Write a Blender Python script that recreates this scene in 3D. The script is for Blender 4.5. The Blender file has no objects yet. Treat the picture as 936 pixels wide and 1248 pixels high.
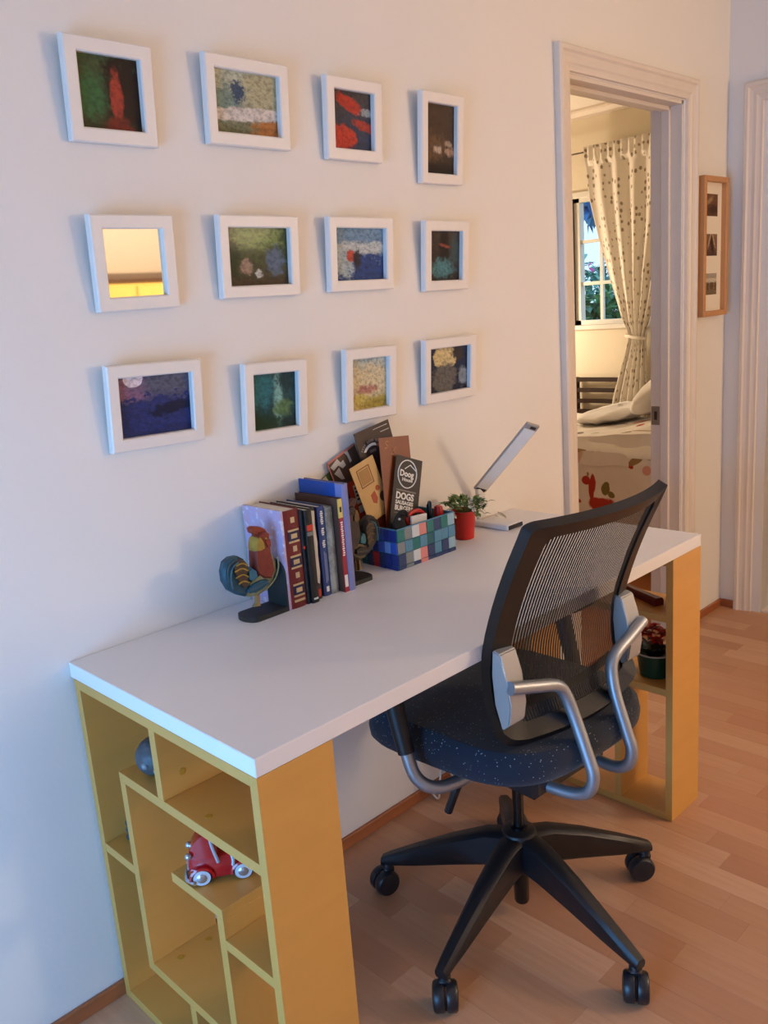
import bpy, bmesh, math, random
from mathutils import Vector, Matrix
random.seed(7)
PI = math.pi
scene = bpy.context.scene
C = scene.collection

# ------------------------------------------------------------------ camera
F_PX, PITCH, YAW, ROLL = 1046.6, -0.23218, 0.80268, -0.07462
CAM = Vector((-0.6256, -1.5486, 1.3650))
fwd = Vector((math.cos(PITCH)*math.cos(YAW), math.cos(PITCH)*math.sin(YAW), math.sin(PITCH)))
rt0 = Vector((math.sin(YAW), -math.cos(YAW), 0)); up0 = rt0.cross(fwd)
RT = math.cos(ROLL)*rt0 + math.sin(ROLL)*up0
UP = -math.sin(ROLL)*rt0 + math.cos(ROLL)*up0
cd = bpy.data.cameras.new('camera'); cam = bpy.data.objects.new('camera', cd); C.objects.link(cam)
M = Matrix((RT, UP, -fwd)).transposed().to_4x4(); M.translation = CAM
cam.matrix_world = M
cd.sensor_fit = 'HORIZONTAL'; cd.sensor_width = 36.0; cd.lens = F_PX/936*36
cd.clip_start = 0.02; cd.clip_end = 60
scene.camera = cam

def ray(px, py):
    return fwd + RT*((px-468)/F_PX) + UP*((624-py)/F_PX)
def on(ax, val, px, py):
    """the point where the line of sight through a photo pixel meets the plane axis=val"""
    d = ray(px, py); return CAM + d*((val-CAM[ax])/d[ax])

# ------------------------------------------------------------------ world, lights, exposure
world = bpy.data.worlds.new('world'); scene.world = world; world.use_nodes = True
bg = world.node_tree.nodes['Background']
bg.inputs[0].default_value = (0.50, 0.74, 1.0, 1); bg.inputs[1].default_value = 2.0
vs = scene.view_settings
vs.view_transform = 'Standard'; vs.look = 'None'; vs.gamma = 1; vs.use_curve_mapping = False
vs.exposure = -0.30
scene.display_settings.display_device = 'sRGB'

def area(name, loc, direction, sx, sy, power, col):
    l = bpy.data.lights.new(name, 'AREA'); l.shape = 'RECTANGLE'; l.size = sx; l.size_y = sy
    l.energy = power; l.color = col
    o = bpy.data.objects.new(name, l); C.objects.link(o); o.location = loc
    o.rotation_euler = Vector(direction).to_track_quat('-Z', 'Y').to_euler()
    return o
def bulb(name, loc, radius, power, col):
    l = bpy.data.lights.new(name, 'POINT'); l.shadow_soft_size = radius; l.energy = power; l.color = col
    o = bpy.data.objects.new(name, l); C.objects.link(o); o.location = loc
    return o
# cool daylight through the window of the left wall (it blues every surface that faces left)
area('window_left_offscreen', (-1.645, -0.90, 0.68), (1, 0.0, 0), 1.10, 1.14, 56, (0.12, 0.45, 1.0))
# warm lamp across the room: the shadows of bookend, books and desk lamp point back to it
bulb('lamp_right_offscreen', (2.42, -2.62, 1.50), 0.17, 82, (1.0, 0.73, 0.47))
# warm lamp in the bedroom, left of the doorway: it yellows the wall under the window
bulb('bedroom_lamp_offscreen', (3.95, 2.30, 1.25), 0.12, 52, (1.0, 0.80, 0.58))

# ------------------------------------------------------------------ materials
def lin(c):
    if isinstance(c, str):
        c = c.lstrip('#'); c = [int(c[i:i+2], 16)/255 for i in (0, 2, 4)]
    return tuple((x/12.92 if x <= 0.04045 else ((x+0.055)/1.055)**2.4) for x in c[:3]) + (1,)
MATS = {}
class NT:
    def __init__(s, m):
        s.m = m; m.use_nodes = True; s.t = m.node_tree; s.n = s.t.nodes
        s.bsdf = s.n['Principled BSDF']; s.out = s.n['Material Output']
    def new(s, k, **kw):
        n = s.n.new(k)
        for a, v in kw.items(): setattr(n, a, v)
        return n
    def link(s, a, b): s.t.links.new(a, b)
    def math(s, op, a, b=None, clamp=False):
        n = s.new('ShaderNodeMath', operation=op); n.use_clamp = clamp
        for i, v in enumerate((a, b)):
            if v is None: continue
            if isinstance(v, (int, float)): n.inputs[i].default_value = v
            else: s.link(v, n.inputs[i])
        return n.outputs[0]
    def vmath(s, op, a, b):
        n = s.new('ShaderNodeVectorMath', operation=op)
        for i, v in enumerate((a, b)):
            if isinstance(v, (tuple, list, Vector)): n.inputs[i].default_value = v
            elif v is not None: s.link(v, n.inputs[i])
        return n
    def mix(s, fac, a, b):
        n = s.new('ShaderNodeMix', data_type='RGBA')
        for sock, v in ((n.inputs[0], fac), (n.inputs[6], a), (n.inputs[7], b)):
            if isinstance(v, (int, float)): sock.default_value = v
            elif isinstance(v, tuple): sock.default_value = v
            else: s.link(v, sock)
        return n.outputs[2]
    def noise(s, scale, vec=None, detail=3, rough=0.5):
        n = s.new('ShaderNodeTexNoise'); n.inputs['Scale'].default_value = scale
        n.inputs['Detail'].default_value = detail; n.inputs['Roughness'].default_value = rough
        if vec is not None: s.link(vec, n.inputs['Vector'])
        return n
    def coord(s, which='Object'):
        return s.new('ShaderNodeTexCoord').outputs[which]
    def smooth(s, v, lo, hi):
        n = s.new('ShaderNodeMapRange'); n.interpolation_type = 'SMOOTHSTEP'
        s.link(v, n.inputs[0]); n.inputs[1].default_value = lo; n.inputs[2].default_value = hi
        return n.outputs[0]
def mat(name, col, rough=0.5, metal=0.0, var=0.05, scale=20, bump=0.0, bscale=200, stretch=None, spec=0.5, coat=0.0, sheen=0.0):
    """plain procedural material: a colour with a little noise in tone and relief"""
    if name in MATS: return MATS[name]
    m = bpy.data.materials.new(name); MATS[name] = m; t = NT(m); c = lin(col)
    v = t.coord('Object')
    if stretch: v = t.vmath('MULTIPLY', v, stretch).outputs[0]
    n = t.noise(scale, v)
    dark = tuple(x*(1-var*1.6) for x in c[:3])+(1,); lite = tuple(min(1, x*(1+var)) for x in c[:3])+(1,)
    t.link(t.mix(n.outputs[0], dark, lite), t.bsdf.inputs['Base Color'])
    t.bsdf.inputs['Roughness'].default_value = rough; t.bsdf.inputs['Metallic'].default_value = metal
    t.bsdf.inputs['Specular IOR Level'].default_value = spec
    if coat: t.bsdf.inputs['Coat Weight'].default_value = coat
    if sheen: t.bsdf.inputs['Sheen Weight'].default_value = sheen
    if bump:
        b = t.new('ShaderNodeBump'); b.inputs['Strength'].default_value = bump; b.inputs['Distance'].default_value = 0.002
        t.link(t.noise(bscale, v).outputs[0], b.inputs['Height']); t.link(b.outputs[0], t.bsdf.inputs['Normal'])
    return m
def glass_mat(name, refl=0.06, tint=(1, 1, 1, 1)):
    if name in MATS: return MATS[name]
    m = bpy.data.materials.new(name); MATS[name] = m; t = NT(m)
    tr = t.new('ShaderNodeBsdfTransparent'); tr.inputs[0].default_value = tint
    gl = t.new('ShaderNodeBsdfGlossy'); gl.inputs['Roughness'].default_value = 0.08
    mx = t.new('ShaderNodeMixShader'); mx.inputs[0].default_value = refl
    t.link(tr.outputs[0], mx.inputs[1]); t.link(gl.outputs[0], mx.inputs[2]); t.link(mx.outputs[0], t.out.inputs[0])
    return m
def art_mat(name, top, bottom, layers, nscale=6, namt=0.25, rough=0.6, uvscale=(1, 1)):
    """flat print: a vertical blend of two colours with soft, uneven colour patches (cx, cy, rx, ry, colour, softness, rot)"""
    m = bpy.data.materials.new(name); MATS[name] = m; t = NT(m)
    uv = t.coord('UV'); sep = t.new('ShaderNodeSeparateXYZ'); t.link(uv, sep.inputs[0])
    nz = t.noise(nscale*1.3, uv, 8, 0.72)
    nn = t.math('SUBTRACT', nz.outputs[0], 0.5)
    g = t.math('ADD', sep.outputs[1], t.math('MULTIPLY', nn, namt*3), True)
    col = t.mix(g, lin(bottom), lin(top))
    for L in layers:
        cx, cy, rx, ry, c = L[:5]; soft = L[5] if len(L) > 5 else 0.15; rot = L[6] if len(L) > 6 else 0; na = L[7] if len(L) > 7 else namt
        d = t.vmath('SUBTRACT', uv, (cx, cy, 0)).outputs[0]
        if rot:
            r = t.new('ShaderNodeVectorRotate'); r.rotation_type = 'Z_AXIS'; r.inputs['Angle'].default_value = -rot
            t.link(d, r.inputs[0]); d = r.outputs[0]
        d = t.vmath('MULTIPLY', d, (1/rx, 1/ry, 0)).outputs[0]
        ln = t.vmath('LENGTH', d, None).outputs[1]
        ln = t.math('ADD', ln, t.math('MULTIPLY', nn, na*10+0.5))
        inv = t.math('SUBTRACT', 1.0, t.smooth(ln, 1-soft, 1+soft))
        col = t.mix(inv, col, lin(c))
    fine = t.noise(nscale*2.2, uv, 8, 0.68)
    col = t.mix(t.math('MULTIPLY', t.smooth(fine.outputs[0], 0.40, 0.68), 0.7), col, t.mix(0.75, col, (0.012, 0.012, 0.012, 1)))
    t.bsdf.inputs['Specular IOR Level'].default_value = 0.2
    t.link(col, t.bsdf.inputs['Base Color']); t.bsdf.inputs['Roughness'].default_value = rough
    return m

WALL = mat('wall_paint', '#e9e3db', 0.75, var=0.02, scale=3, bump=0.15, bscale=90)
CEIL = mat('ceiling_paint', '#efe9e0', 0.8, var=0.02)
TRIMM = mat('trim_paint', '#e2d4c4', 0.45, var=0.03, scale=12)
WHITE = mat('white_lacquer', '#e6e2e0', 0.4, var=0.015, scale=6)
FRAMEW = mat('white_frame_paint', '#e9e0d6', 0.4, var=0.02, scale=30)
YELLOW = mat('yellow_board', '#cf994c', 0.45, var=0.05, scale=4, bump=0.08, bscale=60, stretch=(1, 1, 6))
BLACKP = mat('black_plastic', '#15151a', 0.42, var=0.08, scale=40, bump=0.15, bscale=500)
BLACKG = mat('black_gloss', '#0c0c0e', 0.18, var=0.05)
SILVER = mat('silver_tube', '#9ea3aa', 0.42, metal=0.75, var=0.03, scale=50)
SILVERP = mat('silver_plastic', '#a9a9a8', 0.42, metal=0.35, var=0.03, scale=50)
BASEB = mat('baseboard_wood', '#a8623a', 0.4, var=0.15, scale=9, stretch=(0.3, 1, 6))

# ------------------------------------------------------------------ mesh building
class MB:
    def __init__(s): s.bm = bmesh.new(); s.mi = 0; s.uv = None
    def _tag(s, faces):
        for f in faces: f.material_index = s.mi
    def box(s, a, b, bevel=0.0, mtx=None, seg=1):
        a, b = Vector(a), Vector(b); n0 = len(s.bm.faces)
        lo = Vector([min(a[i], b[i]) for i in range(3)]); hi = Vector([max(a[i], b[i]) for i in range(3)])
        r = bmesh.ops.create_cube(s.bm, size=1.0)
        mm = Matrix.Translation((lo+hi)/2) @ Matrix.Diagonal((hi-lo).to_4d())
        if mtx is not None: mm = mtx @ mm
        bmesh.ops.transform(s.bm, matrix=mm, verts=r['verts'])
        fs = {f for v in r['verts'] for f in v.link_faces}
        s._tag(fs)
        if bevel:
            es = {e for v in r['verts'] for e in v.link_edges}
            out = bmesh.ops.bevel(s.bm, geom=list(es), offset=bevel, segments=seg, affect='EDGES', profile=0.5)
            s._tag(out['faces'])
        return s
    def poly(s, pts):
        vs_ = [s.bm.verts.new(p) for p in pts]; f = s.bm.faces.new(vs_); f.material_index = s.mi; return f
    def rings(s, rings, cap0=True, cap1=True, closed=False, flip=False):
        R = [[s.bm.verts.new(p) for p in r] for r in rings]; n = len(R[0])
        pairs = list(zip(R, R[1:])) + ([(R[-1], R[0])] if closed else [])
        for a, b in pairs:
            for i in range(n):
                j = (i+1) % n
                f = s.bm.faces.new((a[i], a[j], b[j], b[i])); f.material_index = s.mi
        if not closed:
            if cap0: s.bm.faces.new(list(reversed(R[0]))).material_index = s.mi
            if cap1: s.bm.faces.new(R[-1]).material_index = s.mi
        return s
    def tube(s, pts, r, n=10, closed=False):
        P = [Vector(p) for p in pts]; rr = r if isinstance(r, (list, tuple)) else [r]*len(P)
        rings = []; nrm = None
        for i, p in enumerate(P):
            if closed: t = (P[(i+1) % len(P)]-P[i-1])
            else: t = (P[min(i+1, len(P)-1)]-P[max(i-1, 0)])
            t.normalize()
            if nrm is None:
                nrm = t.orthogonal().normalized()
            else:
                nrm = (nrm - t*nrm.dot(t)).normalized()
            b = t.cross(nrm)
            rings.append([p + (nrm*math.cos(2*PI*k/n)+b*math.sin(2*PI*k/n))*rr[i] for k in range(n)])
        return s.rings(rings, closed=closed)
    def lathe(s, prof, c=(0, 0, 0), n=24, mtx=None, capb=True, capt=True):
        c = Vector(c); rings = []
        for (r, z) in prof:
            ring = [Vector((r*math.cos(2*PI*k/n), r*math.sin(2*PI*k/n), z)) for k in range(n)]
            rings.append([(mtx @ p if mtx is not None else p) + c for p in ring])
        return s.rings(rings, capb, capt)
    def sphere(s, c, r, u=12, v=8, mtx=None):
        c = Vector(c); rv = r if isinstance(r, (tuple, list)) else (r, r, r)
        prof = [(max(1e-4, math.sin(PI*i/v)), -math.cos(PI*i/v)) for i in range(v+1)]
        rings = []
        for (rr, z) in prof:
            ring = [Vector((rr*math.cos(2*PI*k/u)*rv[0], rr*math.sin(2*PI*k/u)*rv[1], z*rv[2])) for k in range(u)]
            rings.append([(mtx @ p if mtx is not None else p) + c for p in ring])
        return s.rings(rings)
    def prism(s, pts, vec, inset=None, up=0.0):
        """polygon swept along vec; with inset the two faces are pulled towards the middle (a cushioned casting)"""
        pts = [Vector(p) for p in pts]; vec = Vector(vec); cen = sum(pts, Vector())/len(pts)
        if inset:
            ins = lambda p, k: cen + (p-cen)*k
            rings = [[ins(p, inset) for p in pts], [p+vec*0.25 for p in pts], [p+vec*0.75 for p in pts], [ins(p, inset)+vec for p in pts]]
        else:
            rings = [pts, [p+vec for p in pts]]
        return s.rings(rings)
    def grid(s, fn, nu, nv, uvfn=None, thick=None):
        V = [[s.bm.verts.new(fn(i/nu, j/nv)) for i in range(nu+1)] for j in range(nv+1)]
        uvl = s.bm.loops.layers.uv.verify() if uvfn else None
        for j in range(nv):
            for i in range(nu):
                f = s.bm.faces.new((V[j][i], V[j][i+1], V[j+1][i+1], V[j+1][i])); f.material_index = s.mi
                if uvl:
                    for lp, (a, b) in zip(f.loops, ((i, j), (i+1, j), (i+1, j+1), (i, j+1))): lp[uvl].uv = uvfn(a/nu, b/nv)
        return s
    def quad_uv(s, pts):
        f = s.poly(pts); uvl = s.bm.loops.layers.uv.verify()
        for lp, q in zip(f.loops, ((0, 0), (1, 0), (1, 1), (0, 1))): lp[uvl].uv = q
        return s
    def build(s, name, mats, parent=None, smooth=False, loc=None, fix=True):
        if fix: bmesh.ops.recalc_face_normals(s.bm, faces=s.bm.faces)
        me = bpy.data.meshes.new(name); s.bm.to_mesh(me); s.bm.free()
        for m in (mats if isinstance(mats, (list, tuple)) else [mats]): me.materials.append(m)
        if smooth:
            for p in me.polygons: p.use_smooth = True
            try: me.set_sharp_from_angle(angle=math.radians(38))
            except Exception: pass
        o = bpy.data.objects.new(name, me); C.objects.link(o)
        if parent is not None: o.parent = parent
        if loc is not None: o.location = loc
        return o
def tag(o, label=None, cat=None, group=None, kind=None):
    if label: o['label'] = label
    if cat: o['category'] = cat
    if group: o['group'] = group
    if kind: o['kind'] = kind
    return o
def thing(name, label, cat, loc=(0, 0, 0), rz=0.0, group=None):
    o = bpy.data.objects.new(name, None); C.objects.link(o); o.location = loc; o.rotation_euler = (0, 0, rz)
    o.empty_display_size = 0.05
    return tag(o, label, cat, group)
def empty_struct(name, loc=(0, 0, 0)):
    o = bpy.data.objects.new(name, None); C.objects.link(o); o.location = loc; return tag(o, kind='structure')
def box_part(name, a, b, m, parent, bevel=0.0):
    return MB().box(a, b, bevel).build(name, m, parent)
def text_part(txt, size, m, parent, mtx, name='lettering', align='CENTER', extrude=0.0002, bold=0.0, squash=1.0, shear=0.0, width=None):
    cu = bpy.data.curves.new(name, 'FONT'); cu.body = txt; cu.size = size; cu.align_x = align; cu.align_y = 'CENTER'
    cu.extrude = extrude; cu.offset = bold; cu.resolution_u = 3; cu.shear = shear
    tmp = bpy.data.objects.new('tmp', cu); C.objects.link(tmp)
    dg = bpy.context.evaluated_depsgraph_get(); me = bpy.data.meshes.new_from_object(tmp.evaluated_get(dg))
    bpy.data.objects.remove(tmp); bpy.data.curves.remove(cu)
    if width:
        xs = [q.co.x for q in me.vertices]; squash = width/(max(xs)-min(xs))
    me.transform(Matrix.Diagonal((squash, 1, 1, 1))); me.materials.clear(); me.materials.append(m)
    o = bpy.data.objects.new(name, me); C.objects.link(o); o.parent = parent; o.matrix_local = mtx
    return o
def catmull(pts, n=8):
    P = [Vector(p) for p in pts]; out = []
    for i in range(len(P)-1):
        p0 = P[max(i-1, 0)]; p1 = P[i]; p2 = P[i+1]; p3 = P[min(i+2, len(P)-1)]
        for k in range(n):
            t = k/n; out.append(0.5*((2*p1)+(p2-p0)*t+(2*p0-5*p1+4*p2-p3)*t*t+(3*p1-p0-3*p2+p3)*t**3))
    return out+[P[-1]]

# ================================================================== SETTING
XC = 2.864; XLW = -1.6; YF = -4.0; ZC = 2.5; WT = 0.12
DX0, DX1, DZ = 1.765, 2.50, 2.005            # opening of the bedroom door
# ---- walls
w = MB()
w.box((XLW-WT, 0, 0), (DX0, WT, ZC)); w.box((DX1, 0, 0), (XC+WT, WT, ZC)); w.box((DX0, 0, DZ), (DX1, WT, ZC))
tag(w.build('wall_back', WALL), kind='structure')
D2a, D2b, D2z = -0.175, -0.95, 2.02         # opening of the second door (in the right wall)
w = MB()
w.box((XC, 0, 0), (XC+WT, D2a, ZC)); w.box((XC, D2b, 0), (XC+WT, YF, ZC)); w.box((XC, D2a, D2z), (XC+WT, D2b, ZC))
tag(w.build('wall_right', WALL), kind='structure')
w = MB()   # left wall with a low window
wy0, wy1, wz0, wz1 = -1.47, -0.33, 0.09, 1.27
w.box((XLW-WT, 0, 0), (XLW, wy1, ZC)); w.box((XLW-WT, wy0, 0), (XLW, YF, ZC))
w.box((XLW-WT, wy1, 0), (XLW, wy0, wz0)); w.box((XLW-WT, wy1, wz1), (XLW, wy0, ZC))
tag(w.build('wall_left', WALL), kind='structure')
tag(MB().box((XLW-WT, YF-WT, 0), (XC+WT, YF, ZC)).build('wall_front', WALL), kind='structure')
tag(MB().box((XLW-WT, YF-WT, ZC), (XC+WT, WT, ZC+0.1)).build('ceiling', CEIL), kind='structure')
wl = empty_struct('window_1', (XLW, -0.90, 0))
fm = MB()
for (a, b) in (((-0.09, -0.57, wz0), (-0.03, -0.55, wz1)), ((-0.09, 0.55, wz0), (-0.03, 0.57, wz1)), ((-0.09, -0.55, wz0), (-0.03, 0.55, wz0+0.02)), ((-0.09, -0.55, wz1-0.02), (-0.03, 0.55, wz1))): fm.box(a, b)
fm.build('window_frame', TRIMM, wl)

# ---- floor: beech strips
PLANK = bpy.data.materials.new('beech_strip'); t = NT(PLANK)
oi = t.new('ShaderNodeObjectInfo'); v = t.coord('Object')
vv = t.vmath('ADD', t.vmath('MULTIPLY', v, (26, 1.6, 1)).outputs[0], None)
cmb = t.new('ShaderNodeCombineXYZ'); t.link(t.math('MULTIPLY', oi.outputs['Random'], 37.0), cmb.inputs[0]); t.link(cmb.outputs[0], vv.inputs[1])
g1 = t.noise(3.0, vv.outputs[0], 4, 0.6)
ramp = t.new('ShaderNodeValToRGB'); cr = ramp.color_ramp
cr.elements[0].position = 0.0; cr.elements[0].color = lin('#b58160'); cr.elements[1].position = 1.0; cr.elements[1].color = lin('#cfa382')
e = cr.elements.new(0.5); e.color = lin('#c0906c')
t.link(oi.outputs['Random'], ramp.inputs[0])
grain = t.smooth(g1.outputs[0], 0.3, 0.75)
t.link(t.mix(t.math('MULTIPLY', grain, 0.30), ramp.outputs[0], lin('#a87654')), t.bsdf.inputs['Base Color'])
t.bsdf.inputs['Roughness'].default_value = 0.32
FLOORB = mat('floor_bed', '#8a5a38', 0.6)
# base slab + rest of floor outside the built strips
fl = MB().box((XLW-WT, YF-WT, -0.06), (XC+1.9, WT, -0.012)).build('floor', FLOORB); tag(fl, kind='structure')
SW = 0.0705
def strip(parent, x0, x1, y0, y1, mb=None):
    b = MB() if mb is None else mb
    cx, cy = (x0+x1)/2, (y0+y1)/2
    e = 0.0006
    if mb is None:
        b.box((x0-cx, y0-cy, -0.012), (x1-cx, y1-cy, 0.0)); top = [f for f in b.bm.faces if f.normal.z > 0.9]
        # eased edge
        bmesh.ops.inset_region(b.bm, faces=top, thickness=e, depth=0.0)
        for vtx in b.bm.verts:
            if vtx.co.z > -1e-6 and (abs(abs(vtx.co.x)-(x1-x0)/2) < 1e-5 or abs(abs(vtx.co.y)-(y1-y0)/2) < 1e-5): vtx.co.z = -0.0007
        b.build('floor_strip', PLANK, parent, loc=(cx, cy, 0))
    else: b.box((x0, y0, -0.012), (x1, y1, 0.0))
def courses(xa, xb, ya, yb):
    out = []; n = int(math.ceil((xb-xa)/SW))
    for i in range(n):
        x0 = xa+i*SW; x1 = min(xb, x0+SW)
        y = yb; first = True
        while y > ya+1e-4:
            L = random.uniform(0.34, 0.56)
            if first: L *= random.uniform(0.35, 1.0); first = False
            y2 = max(ya, y-L)
            if y2-ya < 0.06: y2 = ya
            out.append((x0, x1, y2, y)); y = y2
    return out
for (x0, x1, y0, y1) in courses(0.10, XC, -1.30, 0.0): strip(fl, x0, x1, y0, y1)
rest = MB()
for (x0, x1, y0, y1) in courses(XLW, 0.10, -1.30, 0.0)+courses(XLW, XC, YF, -1.30)+courses(XC, XC+1.2, -1.3, 0.0): strip(fl, x0, x1, y0, y1, rest)
ro = rest.build('floor_strip_field', PLANK, fl); tag(ro, kind='stuff')

# ---- baseboards
def baseboard(name, a, b, h=0.034, d=0.012):
    tag(MB().box(a, b, 0.002).build(name, BASEB), kind='structure')
baseboard('baseboard_back', (XLW, 0, 0), (1.69, -0.011, 0.033))
baseboard('baseboard_back.001', (2.578, 0, 0), (XC, -0.011, 0.033))
baseboard('baseboard_right', (XC, -0.011, 0), (XC-0.011, -0.066, 0.033))
baseboard('baseboard_right.001', (XC, -1.06, 0), (XC-0.011, YF, 0.033))
baseboard('baseboard_front', (XLW, YF, 0), (XC-0.011, YF+0.011, 0.033))
baseboard('baseboard_left', (XLW, -0.011, 0), (XLW+0.011, YF+0.011, 0.033))

# ---- door casings with a stepped moulding
PROF = [(0.0, 0.0), (0.0, 0.020), (0.006, 0.024), (0.016, 0.024), (0.022, 0.018), (0.034, 0.015), (0.046, 0.0155), (0.052, 0.012), (0.060, 0.010), (0.068, 0.010), (0.070, 0.0)]
def casing(name, o0, o1, zt, to3d, m=TRIMM, z0=0.0):
    """three mitred boards round an opening; o0/o1 outer edges along the wall, to3d(s, depth, z) -> point"""
    root = empty_struct(name)
    sg = 1 if o1 > o0 else -1
    W = MB(); W.rings([[to3d(o0+sg*u, d, z) for (u, d) in PROF] for z in (z0,)] + [[to3d(o0+sg*u, d, zt-u) for (u, d) in PROF]]); W.build('casing_board', m, root)
    W = MB(); W.rings([[to3d(o1-sg*u, d, z) for (u, d) in PROF] for z in (z0,)] + [[to3d(o1-sg*u, d, zt-u) for (u, d) in PROF]]); W.build('casing_board', m, root)
    W = MB(); W.rings([[to3d(o0+sg*u, d, zt-u) for (u, d) in PROF], [to3d(o1-sg*u, d, zt-u) for (u, d) in PROF]]); W.build('casing_board', m, root)
    return root
tr1 = casing('trim_1', 1.690, 2.577, 2.077, lambda s, d, z: Vector((s, -d, z)))
# lining of the opening: jambs, stop beads, lintel
jt = 0.012
box_part('jamb', (DX0-0.004, 0.004, 0), (DX0+jt-0.004, WT+0.005, DZ), TRIMM, tr1)
box_part('jamb', (DX1-jt+0.004, 0.004, 0), (DX1+0.004, WT+0.005, DZ), TRIMM, tr1)
box_part('jamb', (DX0, 0.004, DZ-jt), (DX1, WT+0.005, DZ), TRIMM, tr1)
box_part('stop_bead', (DX1-jt-0.010, 0.045, 0), (DX1-jt+0.004, 0.078, DZ-jt), TRIMM, tr1, 0.002)
box_part('stop_bead', (DX0+jt-0.004, 0.045, 0), (DX0+jt+0.010, 0.078, DZ-jt), TRIMM, tr1, 0.002)
box_part('stop_bead', (DX0+jt, 0.045, DZ-jt-0.014), (DX1-jt, 0.078, DZ-jt), TRIMM, tr1, 0.002)
STEEL = mat('strike_steel', '#8d837a', 0.4, metal=0.8)
sp = box_part('strike_plate', (DX1-jt+0.0025, 0.088, 0.842), (DX1-jt+0.005, 0.122, 0.915), STEEL, tr1)
box_part('latch_hole', (DX1-jt+0.0015, 0.098, 0.862), (DX1-jt+0.003, 0.110, 0.895), mat('latch_dark', '#2a1710', 0.6), sp)
tr2 = casing('trim_2', -0.067, -1.06, 2.085, lambda s, d, z: Vector((XC-d, s, z)))
box_part('jamb', (XC+0.004, -0.136, 0), (XC+WT, -0.175, 2.02), TRIMM, tr2)
box_part('jamb', (XC+0.004, -0.95, 0), (XC+WT, -0.99, 2.02), TRIMM, tr2)
box_part('jamb', (XC+0.004, -0.175, 2.0), (XC+WT, -0.95, 2.02), TRIMM, tr2)
box_part('threshold', (XC+0.01, -0.175, -0.004), (XC+WT+0.02, -0.95, 0.012), TRIMM, tr2, 0.003)
# space behind the second door
bk = MB(); bk.box((XC+1.0, -0.02, 0), (XC+1.1, -1.4, ZC)); bk.box((XC+WT, -0.001, 0), (XC+1.1, -0.02, ZC)); bk.box((XC+WT, -1.4, 0), (XC+1.1, -1.45, ZC)); bk.box((XC+WT, 0, ZC), (XC+1.1, -1.45, ZC+.05))
tag(bk.build('wall_closet', WALL), kind='structure')

# ================================================================== DESK
DL, DD, DH, DT, LW, BT = 1.408, 0.595, 0.75, 0.031, 0.1475, 0.019
top = MB().box((0, -0.001, DH-DT), (DL, -DD, DH), 0.0012).build('desk', WHITE)
tag(top, 'long white desk top resting on two yellow shelf pedestals', 'desk')
CAPM = mat('screw_cap_yellow', '#b98a2c', 0.45)
def pedestal(x0, label, boards, caps=()):
    r = thing('shelf_pedestal', label, 'shelf unit', (x0, 0, 0), 0, 'yellow desk pedestals')
    zt = DH-DT-0.0003
    box_part('side_panel', (0, -0.012, 0.0), (LW, -0.012-BT, zt), YELLOW, r, 0.0006)
    box_part('side_panel', (0, -DD+BT, 0.0), (LW, -DD, zt), YELLOW, r, 0.0006)
    box_part('top_panel', (0.0003, -0.012-BT, zt-BT), (LW-0.0003, -DD+BT, zt), YELLOW, r, 0.0006)
    box_part('bottom_panel', (0.0003, -0.012-BT, 0.0), (LW-0.0003, -DD+BT, BT), YELLOW, r, 0.0006)
    for (nm, ya, yb, za, zb) in boards:
        box_part(nm, (0.0006, ya, za), (LW-0.0006, yb, zb), YELLOW, r, 0.0006)
    for (c, ax) in caps:
        mt = Matrix.Identity(3) if ax == 2 else Matrix.Rotation(PI/2, 3, 'X')
        MB().lathe([(0.0065, 0), (0.0065, 0.0008), (0.005, 0.0011)], c, 16, mt).build('screw_cap', CAPM, r)
    return r
yin, yout = -0.012-BT, -DD+BT
pedestal(0.0, 'yellow desk pedestal with open shelves holding a red toy car', [
    ('shelf', -0.143, yout, 0.549, 0.568), ('divider', -0.283, -0.302, 0.568, 0.7), ('divider', -0.143, -0.162, 0.160, 0.549),
    ('shelf', yin, -0.143, 0.350, 0.369), ('shelf', -0.291, -0.447, 0.405, 0.424), ('divider', -0.428, -0.447, 0.019, 0.405),
    ('shelf', -0.447, yout, 0.348, 0.367), ('shelf', -0.143, -0.428, 0.141, 0.160), ('divider', -0.288, -0.307, 0.019, 0.141)],
    caps=[((0.043, -0.302, 0.606), 1), ((0.025, -0.403, 0.568), 2), ((0.045, -0.189, 0.160), 2), ((0.11, -0.189, 0.160), 2)])
pedestal(DL-LW, 'yellow desk pedestal with open shelves holding a green flower pot', [
    ('shelf', -0.143, yout, 0.552, 0.571), ('shelf', -0.40, yout, 0.352, 0.371), ('divider', -0.428, -0.447, 0.019, 0.352),
    ('divider', -0.143, -0.162, 0.019, 0.552), ('shelf', yin, -0.143, 0.350, 0.369), ('shelf', -0.143, -0.428, 0.141, 0.160)][:5])

# ================================================================== OFFICE CHAIR
ch = thing('office_chair', 'black mesh-back swivel chair with blue speckled seat and silver tubes', 'chair', (0.737, -0.496, 0), math.radians(-3.5))
SEATF = bpy.data.materials.new('blue_speckled_fabric'); t = NT(SEATF); v = t.coord('Object')
vo = t.new('ShaderNodeTexVoronoi'); vo.inputs['Scale'].default_value = 150; t.link(v, vo.inputs['Vector'])
spk = t.math('SUBTRACT', 1.0, t.smooth(vo.outputs['Distance'], 0.10, 0.20))
wn = t.noise(60, v, 1); sel = t.smooth(wn.outputs[0], 0.44, 0.52)
base = t.mix(t.noise(700, v, 2).outputs[0], lin('#050c16'), lin('#0f2038'))
t.link(t.mix(t.math('MULTIPLY', spk, sel), base, lin('#8ea0a8')), t.bsdf.inputs['Base Color'])
t.bsdf.inputs['Roughness'].default_value = 0.9; t.bsdf.inputs['Sheen Weight'].default_value = 0.15
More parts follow.
